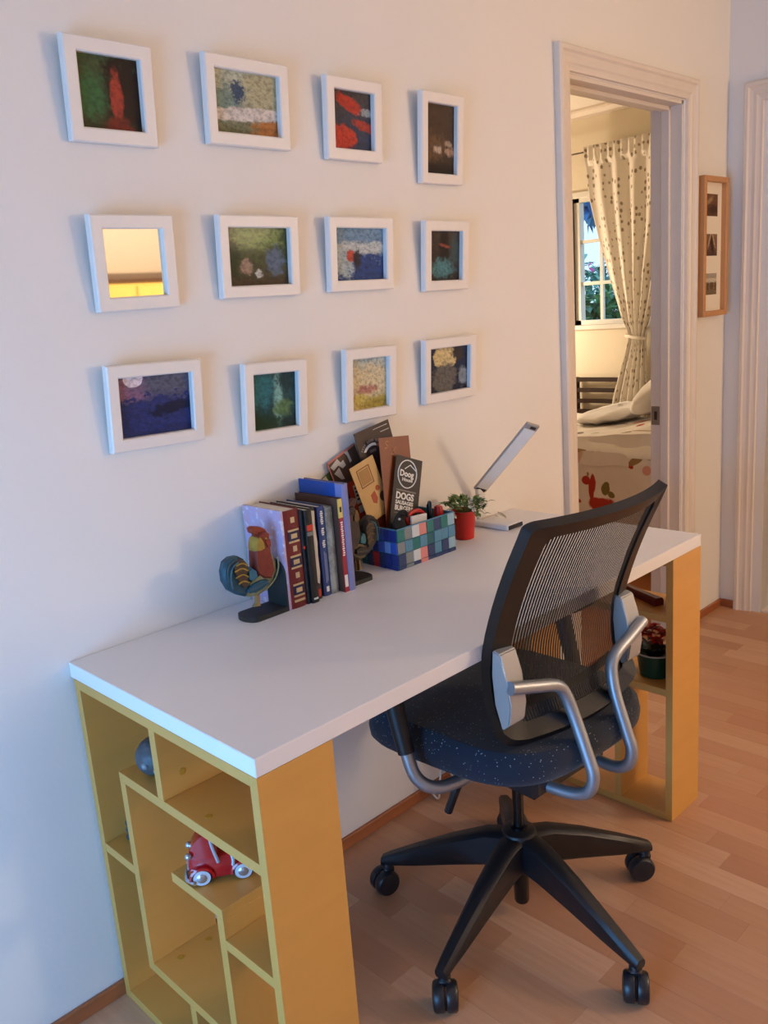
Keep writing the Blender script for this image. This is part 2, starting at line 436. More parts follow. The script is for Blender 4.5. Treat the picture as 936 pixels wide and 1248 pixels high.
bb = t.new('ShaderNodeBump'); bb.inputs['Strength'].default_value = 0.3; bb.inputs['Distance'].default_value = 0.001
t.link(t.noise(900, v, 2).outputs[0], bb.inputs['Height']); t.link(bb.outputs[0], t.bsdf.inputs['Normal'])
# seat: rounded plan, soft top, waterfall front, underside rising to the rear
def sq(a, e): return math.copysign(abs(math.cos(a))**e, math.cos(a)), math.copysign(abs(math.sin(a))**e, math.sin(a))
def seat_ring(k, zf, n=48):
    out = []
    for i in range(n):
        cx, cy = sq(2*PI*i/n, 0.36 if i < n/2 else 0.58)
        wx = 0.238; y = cy*0.250*k+0.022; x = cx*wx*k
        yn = cy*k
        out.append(Vector((x, y, zf(x, y, yn))))
    return out
bot = lambda x, y, yn: 0.456 - 0.020*yn - (0.012 if yn > 0.8 else 0)*0
tp = lambda x, y, yn: 0.528 - 0.008*yn - max(0, yn-0.45)**2*0.085 + 0.010*abs(x/0.24)**2
s = MB()
s.rings([seat_ring(0.80, lambda x, y, yn: bot(x, y, yn)-0.004), seat_ring(0.955, bot), seat_ring(0.99, lambda x, y, yn: bot(x, y, yn)+0.012),
         seat_ring(1.0, lambda x, y, yn: (bot(x, y, yn)*0.55+tp(x, y, yn)*0.45)), seat_ring(0.985, lambda x, y, yn: tp(x, y, yn)-0.016),
         seat_ring(0.94, lambda x, y, yn: tp(x, y, yn)-0.003), seat_ring(0.8, tp), seat_ring(0.5, lambda x, y, yn: tp(x, y, yn)-0.004), seat_ring(0.15, lambda x, y, yn: tp(x, y, yn)-0.006)])
s.build('seat', SEATF, ch, True)
# seat pan and mechanism
MB().box((-0.12, -0.15, 0.392), (0.12, 0.13, 0.452), 0.012).build('seat_mechanism', BLACKP, ch)
MB().lathe([(0.018, 0.20), (0.018, 0.222), (0.0125, 0.224), (0.0125, 0.36), (0.022, 0.37), (0.022, 0.40)], (0, 0, 0), 20).build('gas_column', BLACKG, ch, True)
MB().lathe([(0.001, 0.027), (0.015, 0.028), (0.017, 0.033), (0.018, 0.13)], (0, 0, 0), 20).build('column_end', BLACKG, ch, True)
# lever
MB().tube(catmull([(-0.10, 0.03, 0.42), (-0.14, 0.035, 0.385), (-0.158, 0.06, 0.305)], 5), [0.007]*6+[0.009]*5, 8).build('height_lever', BLACKP, ch, True)
# five-star base
legm = MB()
secs = [(0.028, 0.128, 0.208, 0.030), (0.075, 0.122, 0.203, 0.026), (0.16, 0.105, 0.172, 0.022), (0.25, 0.085, 0.132, 0.018), (0.315, 0.074, 0.101, 0.0155), (0.335, 0.070, 0.090, 0.013)]
rings = []
for (r, z0, z1, hw) in secs:
    c_ = min(0.008, (z1-z0)*0.3)
    rings.append([Vector(q) for q in ((r, -hw*0.75, z0), (r, hw*0.75, z0), (r, hw, z0+c_), (r, hw*0.95, z1-c_), (r, hw*0.55, z1), (r, -hw*0.55, z1), (r, -hw*0.95, z1-c_), (r, -hw, z0+c_))])
legm.rings(rings)
hubm = MB().lathe([(0.0225, 0.122), (0.040, 0.124), (0.043, 0.135), (0.043, 0.195), (0.037, 0.212), (0.030, 0.216)], (0, 0, 0), 28)
hubm.build('hub', BLACKP, ch, True)
leg0 = legm.build('base_leg', BLACKP, ch, True)
stem0 = MB().lathe([(0.013, 0.052), (0.013, 0.072), (0.010, 0.076), (0.010, 0.085)], (0, 0, 0), 12).box((-0.0016, -0.030, 0.012), (0.0016, 0.010, 0.058)).box((-0.013, -0.014, 0.050), (0.013, 0.012, 0.066), 0.004).build('caster', BLACKP, ch, True)
WHEEL = mat('caster_grey_black', '#1d1f24', 0.35, var=0.1)
def wheel_mesh(sgn):
    mt = Matrix.Rotation(PI/2, 3, 'Y')
    pr = [(0.004, 0.0022), (0.018, 0.0022), (0.0295, 0.003), (0.0305, 0.005), (0.0305, 0.019), (0.027, 0.024), (0.017, 0.026), (0.005, 0.0265)]
    m_ = MB(); m_.lathe([(r, z*sgn) for r, z in pr], (0, 0, 0.0305), 24, mt); return m_
wh = [wheel_mesh(1).build('wheel', WHEEL, stem0, True), wheel_mesh(-1).build('wheel', WHEEL, stem0, True)]
caster_rot = [-1.75, -0.75, -0.95, -2.2, 0.5]
for k in range(5):
    a = math.radians(116+3.5+72*k)
    l_ = leg0 if k == 0 else leg0.copy()
    s_ = stem0 if k == 0 else stem0.copy()
    if k: C.objects.link(l_); C.objects.link(s_); l_.parent = ch; s_.parent = ch
    l_.rotation_euler = (0, 0, a); s_.location = (0.322*math.cos(a), 0.322*math.sin(a), 0); s_.rotation_euler = (0, 0, caster_rot[k])
    for w_ in wh:
        if k == 0: w_.location = (0, -0.012, 0); continue
        c_ = w_.copy(); C.objects.link(c_); c_.parent = s_; c_.location = (0, -0.012, 0)
# backrest: side profile (y, z), bowed backwards in the middle
BP = [(-0.166, 0.552), (-0.140, 0.575), (-0.122, 0.615), (-0.112, 0.665), (-0.112, 0.715), (-0.122, 0.765), (-0.146, 0.835), (-0.176, 0.905), (-0.206, 0.965), (-0.222, 0.998)]
BPc = catmull([(0, y, z) for y, z in BP], 4)
def prof(vv):
    f = vv*(len(BPc)-1); i = min(int(f), len(BPc)-2); return BPc[i].lerp(BPc[i+1], f-i)
def back_pt(u, vv, off=0.0):
    p = prof(vv); hw = 0.2115 - 0.022*max(0, 1-vv/0.12)**2 + 0.003*math.sin(vv*PI)
    bow = 0.046*(1-u*u)*(0.75+0.25*vv)
    dv = prof(min(1, vv+0.02))-prof(max(0, vv-0.02)); n = Vector((0, -dv.z, dv.y)).normalized()
    # side slope of the bow
    n = (n + Vector((0.42*u*(-1)*-1*0.0, 0, 0))).normalized()
    return Vector((u*hw, p.y-bow, p.z)) + n*off
def ring_frame(ui, v0, v1, t0, t1, name, m, u_out=1.0, v_lo=0.0, v_hi=1.0):
    """closed band between an outer and an inner outline of the back"""
    def outline(uo, va, vb, rad, n=10):
        pts = []
        ru, rv = rad*1.0, rad*0.55
        for (cx, cy, a0) in ((uo-ru, vb-rv, 0), (-uo+ru, vb-rv, 90), (-uo+ru, va+rv, 180), (uo-ru, va+rv, 270)):
            for k in range(n+1):
                a = math.radians(a0+90*k/n); pts.append((cx+ru*math.cos(a), cy+rv*math.sin(a)))
        # densify
        out = []
        for i in range(len(pts)):
            p, q = pts[i], pts[(i+1) % len(pts)]
            d = math.hypot(p[0]-q[0], (p[1]-q[1])*2); k = max(1, int(d/0.09))
            for j in range(k): out.append((p[0]+(q[0]-p[0])*j/k, p[1]+(q[1]-p[1])*j/k))
        return out
    O = outline(u_out, v_lo, v_hi, 0.10)
    def toin(q):
        u, v_ = q
        sv = (v_-v_lo)/(v_hi-v_lo)
        return (u*ui, v0+(v1-v0)*sv)
    I = [toin(q) for q in O]
    b = MB(); R_ = []
    for (o_, i_) in zip(O, I):
        mid = ((o_[0]*0.93+i_[0]*0.07), (o_[1]*0.93+i_[1]*0.07))
        R_.append([back_pt(o_[0], o_[1], t0), back_pt(*mid, t0+0.004), back_pt(*mid, t1-0.004), back_pt(o_[0], o_[1], t1), back_pt(*(mid), t1), back_pt(i_[0], i_[1], t1-0.006), back_pt(i_[0], i_[1], t0+0.006), back_pt(*mid, t0)][0:1]+[back_pt(o_[0], o_[1], t1), back_pt(i_[0], i_[1], t1-0.005), back_pt(i_[0], i_[1], t0+0.005)])
    b.rings(R_, closed=True)
    return b.build(name, m, ch, True)
BACKF = mat('back_frame_plastic', '#0d0b0a', 0.36, var=0.08, scale=30)
ring_frame(0.80, 0.14, 0.905, 0.0, 0.022, 'back_frame', BACKF)
# mesh of the back: fine black threads
MESHM = mat('mesh_thread', '#0e0d0d', 0.7)
mm = MB(); NU = 54
for k in range(NU):
    uc = -0.83+1.66*(k+0.5)/NU; hw = 0.83/NU*0.70; nv = 22
    a = [mm.bm.verts.new(back_pt(uc-hw, 0.12+0.80*j/nv, 0.012)) for j in range(nv+1)]
    b_ = [mm.bm.verts.new(back_pt(uc+hw, 0.12+0.80*j/nv, 0.012)) for j in range(nv+1)]
    for j in range(nv): mm.bm.faces.new((a[j], b_[j], b_[j+1], a[j+1]))
tag(mm.build('mesh_back', MESHM, ch), kind='stuff')
# lumbar bar behind the mesh
lb = MB(); lb.grid(lambda u, v_: back_pt(-0.8+1.6*u, 0.20+0.035*v_, -0.004), 16, 1); lb.grid(lambda u, v_: back_pt(-0.8+1.6*u, 0.20+0.035*v_, -0.010), 16, 1)
lb.build('lumbar_bar', BLACKP, ch)
# silver side brackets and the bent tubes
for sx in (-1, 1):
    def P(y, z): return Vector((sx*0.2145, y, z))
    outl = [(-0.140, 0.747), (-0.158, 0.743), (-0.170, 0.700), (-0.180, 0.645), (-0.174, 0.608), (-0.156, 0.592), (-0.143, 0.640), (-0.136, 0.695)]
    b = MB().prism([P(y, z) for y, z in outl], (-sx*0.046, 0, 0)); bmesh.ops.bevel(b.bm, geom=list(b.bm.edges), offset=0.0025, segments=2, affect='EDGES')
    b.build('side_bracket', SILVERP, ch, True)
    path = catmull([(sx*0.214, -0.180, 0.684), (sx*0.150, -0.188, 0.668), (sx*0.098, -0.192, 0.652), (sx*0.076, -0.196, 0.628), (sx*0.067, -0.210, 0.580), (sx*0.065, -0.236, 0.510), (sx*0.065, -0.249, 0.470), (sx*0.066, -0.240, 0.436), (sx*0.067, -0.212, 0.418), (sx*0.072, -0.165, 0.412), (sx*0.080, -0.090, 0.412)], 6)
    MB().tube(path, 0.0125, 14).build('back_tube', SILVER, ch, True)
    # armrest: tube from under the seat, black sleeve, pad
    ap = catmull([(sx*0.10, -0.02, 0.430), (sx*0.20, -0.010, 0.422), (sx*0.250, 0.005, 0.428), (sx*0.272, 0.028, 0.452), (sx*0.276, 0.046, 0.500), (sx*0.276, 0.055, 0.530)], 6)
    MB().tube(ap, 0.0135, 12).build('arm_tube', SILVER, ch, True)
    MB().tube([(sx*0.276, 0.046, 0.500), (sx*0.276, 0.062, 0.555), (sx*0.276, 0.076, 0.610), (sx*0.275, 0.085, 0.650)], [0.0175, 0.019, 0.020, 0.022], 14).build('arm_sleeve', BLACKP, ch, True)
    MB().box((sx*0.275-0.042, 0.01, 0.646), (sx*0.275+0.042, 0.25, 0.672), 0.012, seg=3).build('arm_pad', BLACKP, ch, True)

# ================================================================== PICTURES ON THE WALL
GLASS = glass_mat('picture_glass', 0.003)
MIRROR = mat('mirror_glass', '#f2ead8', 0.03, metal=1.0, var=0.0)
prints = {
 1: art_mat('print_green_red', '#4a5a34', '#3c3a20', [(0.78, 0.55, 0.42, 0.62, '#2a1a10', 0.35), (0.2, 0.45, 0.25, 0.3, '#3f6a3c', 0.4), (0.62, 0.45, 0.10, 0.36, '#a8402c', 0.25, 0, 0.1), (0.62, 0.05, 0.22, 0.14, '#7a2f20', 0.35)]),
 2: art_mat('print_pale_band', '#c4c8b0', '#6a6a48', [(0.8, 0.8, 0.35, 0.4, '#b7b08a', 0.5), (0.15, 0.5, 0.25, 0.25, '#7f9488', 0.4), (0.85, 0.08, 0.25, 0.25, '#b0743c', 0.4), (0.5, 0.33, 0.7, 0.11, '#d8cfc4', 0.15, 0.06, 0.08), (0.38, 0.68, 0.11, 0.18, '#44566c', 0.2, 0.2)]),
 3: art_mat('print_red_navy', '#4c4440', '#33405e', [(0.2, 0.22, 0.42, 0.2, '#c23e2a', 0.12, -0.1, 0.08), (0.45, 0.78, 0.34, 0.12, '#b83a28', 0.2, -0.35, 0.1), (0.85, 0.42, 0.35, 0.08, '#b04030', 0.2, -0.25), (0.9, 0.66, 0.2, 0.06, '#9aa4a6', 0.4)]),
 4: art_mat('print_dark_brown', '#54402f', '#38281c', [(0.2, 0.4, 0.5, 0.2, '#6b5238', 0.5), (0.45, 0.36, 0.13, 0.05, '#c9b29c', 0.4), (0.85, 0.33, 0.16, 0.06, '#b08e74', 0.4), (0.8, 0.45, 0.1, 0.04, '#a9927e', 0.5), (0.5, 0.02, 0.8, 0.12, '#22160f', 0.4)]),
 6: art_mat('print_forest', '#55683a', '#4a3a28', [(0.1, 0.7, 0.12, 0.5, '#35422a', 0.4), (0.9, 0.75, 0.14, 0.4, '#3c4a2c', 0.4), (0.5, 0.85, 0.4, 0.2, '#7d8e4e', 0.5), (0.78, 0.42, 0.15, 0.24, '#5b6d80', 0.25), (0.3, 0.32, 0.1, 0.12, '#a88a74', 0.35), (0.5, 0.2, 0.06, 0.07, '#c8c6ba', 0.3)]),
 7: art_mat('print_sky_sea', '#7fa0b8', '#24427c', [(0.5, 0.62, 0.7, 0.12, '#c2c8c6', 0.4), (0.5, 0.12, 0.9, 0.36, '#2b4780', 0.1), (0.16, 0.35, 0.2, 0.3, '#a9b8be', 0.25, 0.5), (0.34, 0.48, 0.09, 0.12, '#c0503e', 0.2), (0.45, 0.42, 0.07, 0.2, '#3a3238', 0.3)]),
 8: art_mat('print_teal_glow', '#4c3c34', '#2c2420', [(0.5, 0.6, 0.16, 0.5, '#241c18', 0.3), (0.45, 0.25, 0.35, 0.18, '#4f8288', 0.4), (0.85, 0.6, 0.15, 0.3, '#3d5050', 0.5), (0.55, 0.7, 0.18, 0.03, '#9a4c38', 0.5, -0.2)]),
 9: art_mat('print_night_bay', '#5a5878', '#1c2452', [(0.2, 0.78, 0.3, 0.25, '#8a6480', 0.3), (0.7, 0.85, 0.4, 0.22, '#5c5e70', 0.4), (0.5, 0.28, 0.9, 0.36, '#28346c', 0.08), (0.72, 0.42, 0.3, 0.10, '#161c3c', 0.3, 0.2), (0.23, 0.95, 0.13, 0.13, '#e8d8dc', 0.05, 0, 0.0)]),
 10: art_mat('print_teal_cave', '#2c5a5a', '#18302c', [(0.6, 0.55, 0.1, 0.5, '#86b4a8', 0.5), (0.25, 0.7, 0.25, 0.3, '#2a7078', 0.5), (0.7, 0.35, 0.2, 0.14, '#5c7c4e', 0.4), (0.2, 0.1, 0.5, 0.14, '#1c3a24', 0.4), (0.8, 0.85, 0.2, 0.2, '#1a3a3e', 0.4)]),
 11: art_mat('print_pale_meadow', '#b8c4c0', '#cdb268', [(0.5, 0.55, 0.7, 0.3, '#d9c9a0', 0.4), (0.45, 0.38, 0.28, 0.08, '#bb8270', 0.4), (0.7, 0.1, 0.5, 0.12, '#a89440', 0.4), (0.2, 0.2, 0.3, 0.1, '#c9b45e', 0.4)]),
 12: art_mat('print_moon_night', '#26324e', '#1c2236', [(0.44, 0.76, 0.30, 0.26, '#d9c48e', 0.08, 0, 0.03), (0.42, 0.30, 0.30, 0.34, '#6a6660', 0.15, 0, 0.1), (0.88, 0.3, 0.10, 0.2, '#86909a', 0.3), (0.75, 0.82, 0.14, 0.16, '#3a3432', 0.3)]),
}
S, LS, PT = ('sq', 0.174, 0.174, 0.123, 0.123), ('ls', 0.209, 0.167, 0.161, 0.117), ('pt', 0.160, 0.214, 0.112, 0.163)
# number: (kind, centre x of the opening, centre z)
pics = {1: (S, .241, 1.782), 2: (LS, .550, 1.795), 3: (S, .848, 1.789), 4: (PT, 1.150, 1.771), 5: (S, .244, 1.484), 6: (LS, .541, 1.492), 7: (LS, .840, 1.494), 8: (S, 1.145, 1.487),
        9: (LS, .250, 1.213), 10: (S, .544, 1.184), 11: (S, .838, 1.190), 12: (LS, 1.136, 1.195)}
plabel = {1: 'square white frame, green and dark brown print with a red patch', 2: 'white frame with pale green print crossed by a cream band',
 3: 'square white frame with red shapes on a dark navy print', 4: 'upright white frame with very dark brown print',
 5: 'square white frame whose shiny glass mirrors a golden glow', 6: 'white frame with green and brown forest print',
 7: 'white frame with print of blue sky above deep blue sea', 8: 'square white frame with dark brown print and teal glow at its foot',
 9: 'white frame with dark blue night print and pale moon at its corner', 10: 'square white frame with dark teal print',
 11: 'square white frame with pale cream and yellow print', 12: 'white frame with dark night print around a big yellow moon'}
TILT = math.radians(4.6)
for k, (kind, cx, cz) in pics.items():
    _, W, H, w_, h_ = kind
    r = thing('picture_frame', plabel[k], 'picture', group='white frames on the wall')
    D = 0.016
    # local: x right, z up, y towards the wall; frame back at y=0, leaning forward at the top, its lower back edge on the wall
    yb = -0.001
    r.matrix_world = Matrix.Translation((cx+0.002, yb-math.sin(TILT)*H/2-0.0005, cz)) @ Matrix.Rotation(TILT, 4, 'X') @ Matrix.Rotation(math.radians({9: 1.2, 10: 1.5, 5: -0.6, 11: 0.8}.get(k, 0)), 4, 'Y')
    O = [(-W/2, -H/2), (W/2, -H/2), (W/2, H/2), (-W/2, H/2)]; I = [(-w_/2, -h_/2), (w_/2, -h_/2), (w_/2, h_/2), (-w_/2, h_/2)]
    b = MB(); e = 0.0025
    b.rings([[Vector((x*s0, y_, z*s1)) for (s0, s1, y_) in ((1, 1, 0), (1, 1, -D+e), (1-2*e/W, 1-2*e/H, -D))] +
             [Vector((xi*(1+2*e/w_), -D, zi*(1+2*e/h_))), Vector((xi, -D+e, zi)), Vector((xi, -0.004, zi)), Vector((xi, 0, zi))] for (x, z), (xi, zi) in zip(O, I)], closed=True)
    b.build('frame', FRAMEW, r)
    MB().box((-w_/2-0.001, -0.0015, -h_/2-0.001), (w_/2+0.001, -0.0005, h_/2+0.001)).build('backing_board', mat('backing_card', '#5a4a3a', 0.9), r)
    if k == 5:
        MB().box((-w_/2-0.0008, -0.006, -h_/2-0.0008), (w_/2+0.0008, -0.004, h_/2+0.0008)).build('mirror_pane', MIRROR, r)
    else:
        MB().quad_uv([(-w_/2-.0008, -0.0025, -h_/2-.0008), (w_/2+.0008, -0.0025, -h_/2-.0008), (w_/2+.0008, -0.0025, h_/2+.0008), (-w_/2-.0008, -0.0025, h_/2+.0008)]).build('print', prints[k], r)
        MB().poly([(-w_/2, -0.006, -h_/2), (w_/2, -0.006, -h_/2), (w_/2, -0.006, h_/2), (-w_/2, -0.006, h_/2)]) and None
        g = MB(); g.poly([(-w_/2, -0.006, -h_/2), (w_/2, -0.006, -h_/2), (w_/2, -0.006, h_/2), (-w_/2, -0.006, h_/2)]); g.build('glass', GLASS, r)

# wooden frame with three photographs beside the door
OAK = mat('frame_oak', '#c98f58', 0.45, var=0.12, scale=14, stretch=(6, 6, 0.6))
MATC = mat('passepartout', '#ece0cc', 0.8, var=0.02)
r = thing('photo_frame', 'tall wooden frame with three small brown photographs beside the door casing', 'picture', (2.703, 0, 1.500))
W, H, fw = 0.205, 0.512, 0.020
for (a, b_) in (((-W/2, -0.001, -H/2), (-W/2+fw, -0.034, H/2)), ((W/2-fw, -0.001, -H/2), (W/2, -0.034, H/2)), ((-W/2+fw, -0.001, H/2-fw), (W/2-fw, -0.034, H/2)), ((-W/2+fw, -0.001, -H/2), (W/2-fw, -0.034, -H/2+fw))):
    box_part('frame_rail', a, b_, OAK, r, 0.002)
box_part('mat_board', (-W/2+fw, -0.004, -H/2+fw), (W/2-fw, -0.014, H/2-fw), MATC, r)
phm = [art_mat('photo_a', '#7a5238', '#6a4630', [(0.3, 0.7, 0.3, 0.1, '#b08a60', 0.5, 0.5), (0.6, 0.3, 0.4, 0.2, '#4a2c1c', 0.5)], 9), art_mat('photo_b', '#8a6a50', '#5a3c2a', [(0.5, 0.6, 0.12, 0.5, '#3c2418', 0.3, 0.3), (0.3, 0.7, 0.06, 0.4, '#c0a080', 0.4, -0.4), (0.7, 0.7, 0.05, 0.4, '#c0a080', 0.4, 0.4)], 9),
       art_mat('photo_c', '#b8ac9c', '#7a6444', [(0.2, 0.4, 0.12, 0.25, '#6a4c2c', 0.4), (0.55, 0.45, 0.2, 0.25, '#6a4c2c', 0.4), (0.88, 0.4, 0.1, 0.2, '#6a4c2c', 0.4), (0.5, 0.68, 0.8, 0.1, '#d8cbb4', 0.4)], 9)]
for i, z in enumerate((0.155, 0.010, -0.135)):
    ph = MB().quad_uv([(-0.047, -0.0146, z-0.040), (0.047, -0.0146, z-0.040), (0.047, -0.0146, z+0.040), (-0.047, -0.0146, z+0.040)]).build('photograph', phm[i], r)
g = MB(); g.poly([(-W/2+fw, -0.020, -H/2+fw), (W/2-fw, -0.020, -H/2+fw), (W/2-fw, -0.020, H/2-fw), (-W/2+fw, -0.020, H/2-fw)]); g.build('glass', GLASS, r)

# ================================================================== THINGS ON THE DESK
Z0 = DH
# ---- rooster bookends
IRON = mat('cast_dark_iron', '#2c2a26', 0.6, var=0.25, scale=30, bump=0.3, bscale=120)
def paint(n, c): return mat('rooster_'+n, c, 0.5, var=0.35, scale=60, bump=0.4, bscale=160)
zr = lambda a, b: (260+a/7.345, 600+b/7.345)
R_BODY = [(250, 890), (330, 790), (400, 740), (380, 600), (365, 520), (430, 490), (510, 520), (560, 600), (566, 690), (530, 780), (470, 870), (400, 915), (320, 930)]
R_NECK = [(365, 690), (358, 560), (362, 450), (380, 390), (430, 360), (470, 380), (490, 440), (497, 520), (520, 600), (535, 700), (510, 770), (440, 770), (395, 740)]
R_HEAD = [(375, 400), (400, 345), (455, 335), (480, 355), (478, 400), (470, 440), (425, 450), (385, 440)]
R_COMB = [(318, 315), (345, 298), (420, 300), (465, 325), (478, 350), (430, 372), (370, 375), (330, 355)]
R_WATT = [(445, 395), (480, 400), (492, 440), (488, 480), (465, 480), (440, 440)]
R_BEAK = [(465, 350), (500, 376), (468, 385)]
R_NAPE = [(372, 395), (395, 385), (425, 430), (440, 490), (400, 515), (358, 520), (360, 450)]
R_TAILO = [(290, 925), (215, 910), (140, 870), (92, 790), (80, 700), (98, 620), (150, 575), (215, 562), (270, 590), (300, 650), (300, 720), (320, 790), (340, 850)]
R_TAILI = [(250, 850), (200, 780), (165, 700), (150, 640), (180, 590), (235, 578), (280, 610), (300, 670), (285, 730), (300, 800), (290, 850)]
R_WING = [(285, 860), (330, 810), (400, 770), (470, 760), (480, 800), (420, 850), (350, 890), (290, 890)]
R_SADD = [(300, 690), (330, 660), (372, 690), (385, 745), (330, 790), (300, 770)]
R_LEGS = [(375, 900), (455, 880), (455, 930), (470, 970), (500, 985), (500, 1010), (370, 1030), (370, 1000), (392, 965), (385, 930)]
SHADED_PAINT = {'cream': '#6a5a3c', 'rust': '#33201a', 'comb': '#4a2018', 'gold': '#6a4c20', 'teal': '#2a2018', 'brown': '#3a281a', 'blue': '#241e1a', 'blue2': '#2f6a70', 'tan': '#8a6c44', 'beak': '#6a4c30'}  # second bookend's paints with its shade worked into the colours, tail also browner
def rooster(label, mirror=False, dark=1.0):
    r = thing('rooster_bookend', label, 'bookend')
    def X(x): return (0.6197+(0.4280-x)*0.78) if mirror else x
    pn = (lambda n, c: paint(n+'_dark', SHADED_PAINT.get(n, c))) if mirror else paint
    def piece(nm, poly, y0, dy, m, ins=0.86, par=None):
        P = []
        for q in poly:
            w_ = on(1, -0.115, *zr(*q)); P.append(Vector((X(w_.x-0.004), y0-0.027, w_.z)))
        return MB().prism(P, (0, dy, 0), ins).build(nm, m, par or r, True)
    bd = piece('body', R_BODY, -0.098, 0.024, pn('cream', '#8f8a60'))
    piece('neck_feathers', R_NECK, -0.102, 0.030, pn('rust', '#7c2a18'))
    hd = piece('head', R_HEAD, -0.103, 0.028, pn('rust', '#7c2a18'))
    piece('comb', R_COMB, -0.097, 0.016, pn('comb', '#8c3018'), par=hd); piece('wattle', R_WATT, -0.104, 0.030, pn('comb', '#8c3018'), par=hd)
    piece('beak', R_BEAK, -0.095, 0.012, pn('beak', '#b07a40'), par=hd)
    piece('nape_feathers', R_NAPE, -0.105, 0.032, pn('gold', '#a8842c'))
    piece('tail', R_TAILO, -0.098, 0.022, pn('teal', '#1f4a58')); piece('tail_centre', R_TAILI, -0.103, 0.030, pn('brown', '#4a3220'))
    piece('wing', R_WING, -0.104, 0.034, pn('blue', '#245668')); piece('saddle_feathers', R_SADD, -0.101, 0.028, pn('blue2', '#2f6a80'))
    for nm, ln, m_ in (('tail_ridge', [(112, 790), (104, 700), (130, 628), (190, 588)], pn('teal', '#1f4a58')), ('tail_ridge', [(150, 850), (134, 745), (150, 660), (200, 612)], pn('blue2', '#2f6a80')),
                       ('tail_bar', [(168, 700), (230, 668), (288, 686)], pn('gold', '#a8842c')), ('tail_bar', [(178, 755), (240, 722), (290, 742)], pn('gold', '#a8842c')), ('tail_bar', [(180, 645), (235, 622), (282, 640)], pn('gold', '#a8842c')), ('tail_bar', [(205, 805), (250, 780), (298, 795)], pn('gold', '#a8842c')),
                       ('wing_ridge', [(290, 858), (360, 815), (465, 772)], pn('teal', '#1f4a58')), ('wing_ridge', [(300, 884), (385, 846), (470, 795)], pn('teal', '#1f4a58')),
                       ('breast_ridge', [(545, 560), (556, 650), (525, 760), (440, 862)], pn('cream', '#8f8a60')), ('eye', [(430, 398), (437, 400), (443, 398)], pn('gold', '#a8842c'))):
        P = []
        for q in ln:
            w_ = on(1, -0.115, *zr(*q)); P.append(Vector((X(w_.x-0.004), -0.1305 if 'eye' not in nm else -0.1335, w_.z)))
        MB().tube(catmull(P, 4), 0.0016, 6).build(nm, m_, r, True)
    for dx in (0, 26):
        P = []
        for q in ((392+dx, 905), (412+dx, 905), (416+dx, 985), (428+dx, 1012), (372+dx, 1022), (394+dx, 985)):
            w_ = on(1, -0.115, *zr(*q)); P.append(Vector((X(w_.x-0.004), -0.119+dx*0.0003, max(w_.z, Z0+0.010))))
        MB().prism(P, (0, 0.010, 0), 0.9).build('foot', pn('tan', '#a88a58'), r, True)
    # base: long rounded plate and the upright against the books
    b = MB(); n = 14; outl = []
    xa, xb, ya, yb2 = 0.335, 0.4280, -0.140, -0.074
    for k in range(n+1):
        a = PI/2+PI*k/n; outl.append(Vector((X(xa+0.018+0.020*math.cos(a)), (ya+yb2)/2+(yb2-ya)/2*math.sin(a), Z0)))
    outl += [Vector((X(xb), ya, Z0)), Vector((X(xb), yb2, Z0))]
    b.prism(outl, (0, 0, 0.010)); b.build('base_plate', IRON, r)
    b = MB(); outl = [Vector((X(0.4280), ya, Z0))]
    for k in range(11):
        a = PI*k/10; outl.append(Vector((X(0.4280), (ya+yb2)/2-(yb2-ya)/2*math.cos(a), Z0+0.082+0.030*math.sin(a))))
    outl.append(Vector((X(0.4280), yb2, Z0)))
    b.prism(outl, ((X(0.4325)-X(0.4280)), 0, 0)); b.build('upright_plate', mat('bookend_green_iron', '#1c2a2c', 0.55, var=0.2), r)
rooster('painted rooster bookend beside the lilac book cover')
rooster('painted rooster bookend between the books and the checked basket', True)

# ---- books
PAGES = mat('book_pages', '#d9cdb8', 0.85, var=0.12, scale=300, stretch=(8, 0.05, 0.05))
def bookmat(n, c, rough=0.42, var=0.06): return mat('cover_'+n, c, rough, var=var, scale=25)
def book(label, x0, x1, h, yfront, yback, cover, hard=True, ct=0.0018):
    """upright book, spine towards -y"""
    r = thing('book', label, 'book', (x0, 0, Z0), 0, 'books between the bookends')
    w_ = x1-x0
    b = MB(); rr = min(0.004, w_*0.25)
    b.box((0, yfront+rr*0.6, 0), (ct, yback, h)); b.box((w_-ct, yfront+rr*0.6, 0), (w_, yback, h))
    n = 6; outer = [Vector((w_/2-w_/2*math.cos(PI*k/n), yfront+rr-rr*math.sin(PI*k/n)*1.0, 0)) for k in range(n+1)]
    inner = [Vector((w_/2-(w_/2-ct)*math.cos(PI*k/n), yfront+rr+ct-rr*math.sin(PI*k/n)*0.8, 0)) for k in reversed(range(n+1))]
    b.prism(outer+inner, (0, 0, h))
    b.build('cover', cover, r)
    i = 0.003 if hard else 0.0006
    box_part('pages', (ct, yfront+rr+ct, i), (w_-ct, yback-i, h-i), PAGES, r)
    return r
def band(r, x0, x1, z0, z1, y, m, name='spine_band'):
    return box_part(name, (x0, y-0.0006, z0), (x1, y+0.002, z1), m, r)
def spine_text(r, txt, size, m, xc, zc, y, squash=1.0, upright=False):
    # lettering running down the spine (or across it)
    base = Matrix.Translation((xc, y-0.0004, zc)) @ Matrix.Rotation(PI/2, 4, 'X')
    if not upright: base = base @ Matrix.Rotation(-PI/2, 4, 'Z')
    return text_part(txt, size, m, r, base, squash=squash)
GOLD = mat('foil_gold', '#c9a878', 0.45, var=0.1); NAVY = mat('label_navy', '#1c1a3a', 0.5); INKW = mat('ink_white', '#e8e4da', 0.6); INKR = mat('ink_red', '#c8371f', 0.5); INKK = mat('ink_black', '#171515', 0.5)
lil = bpy.data.materials.new('cover_lilac_floral'); t = NT(lil); v = t.coord('Object'); n1 = t.noise(28, v, 4, 0.6); n2 = t.noise(60, v, 2)
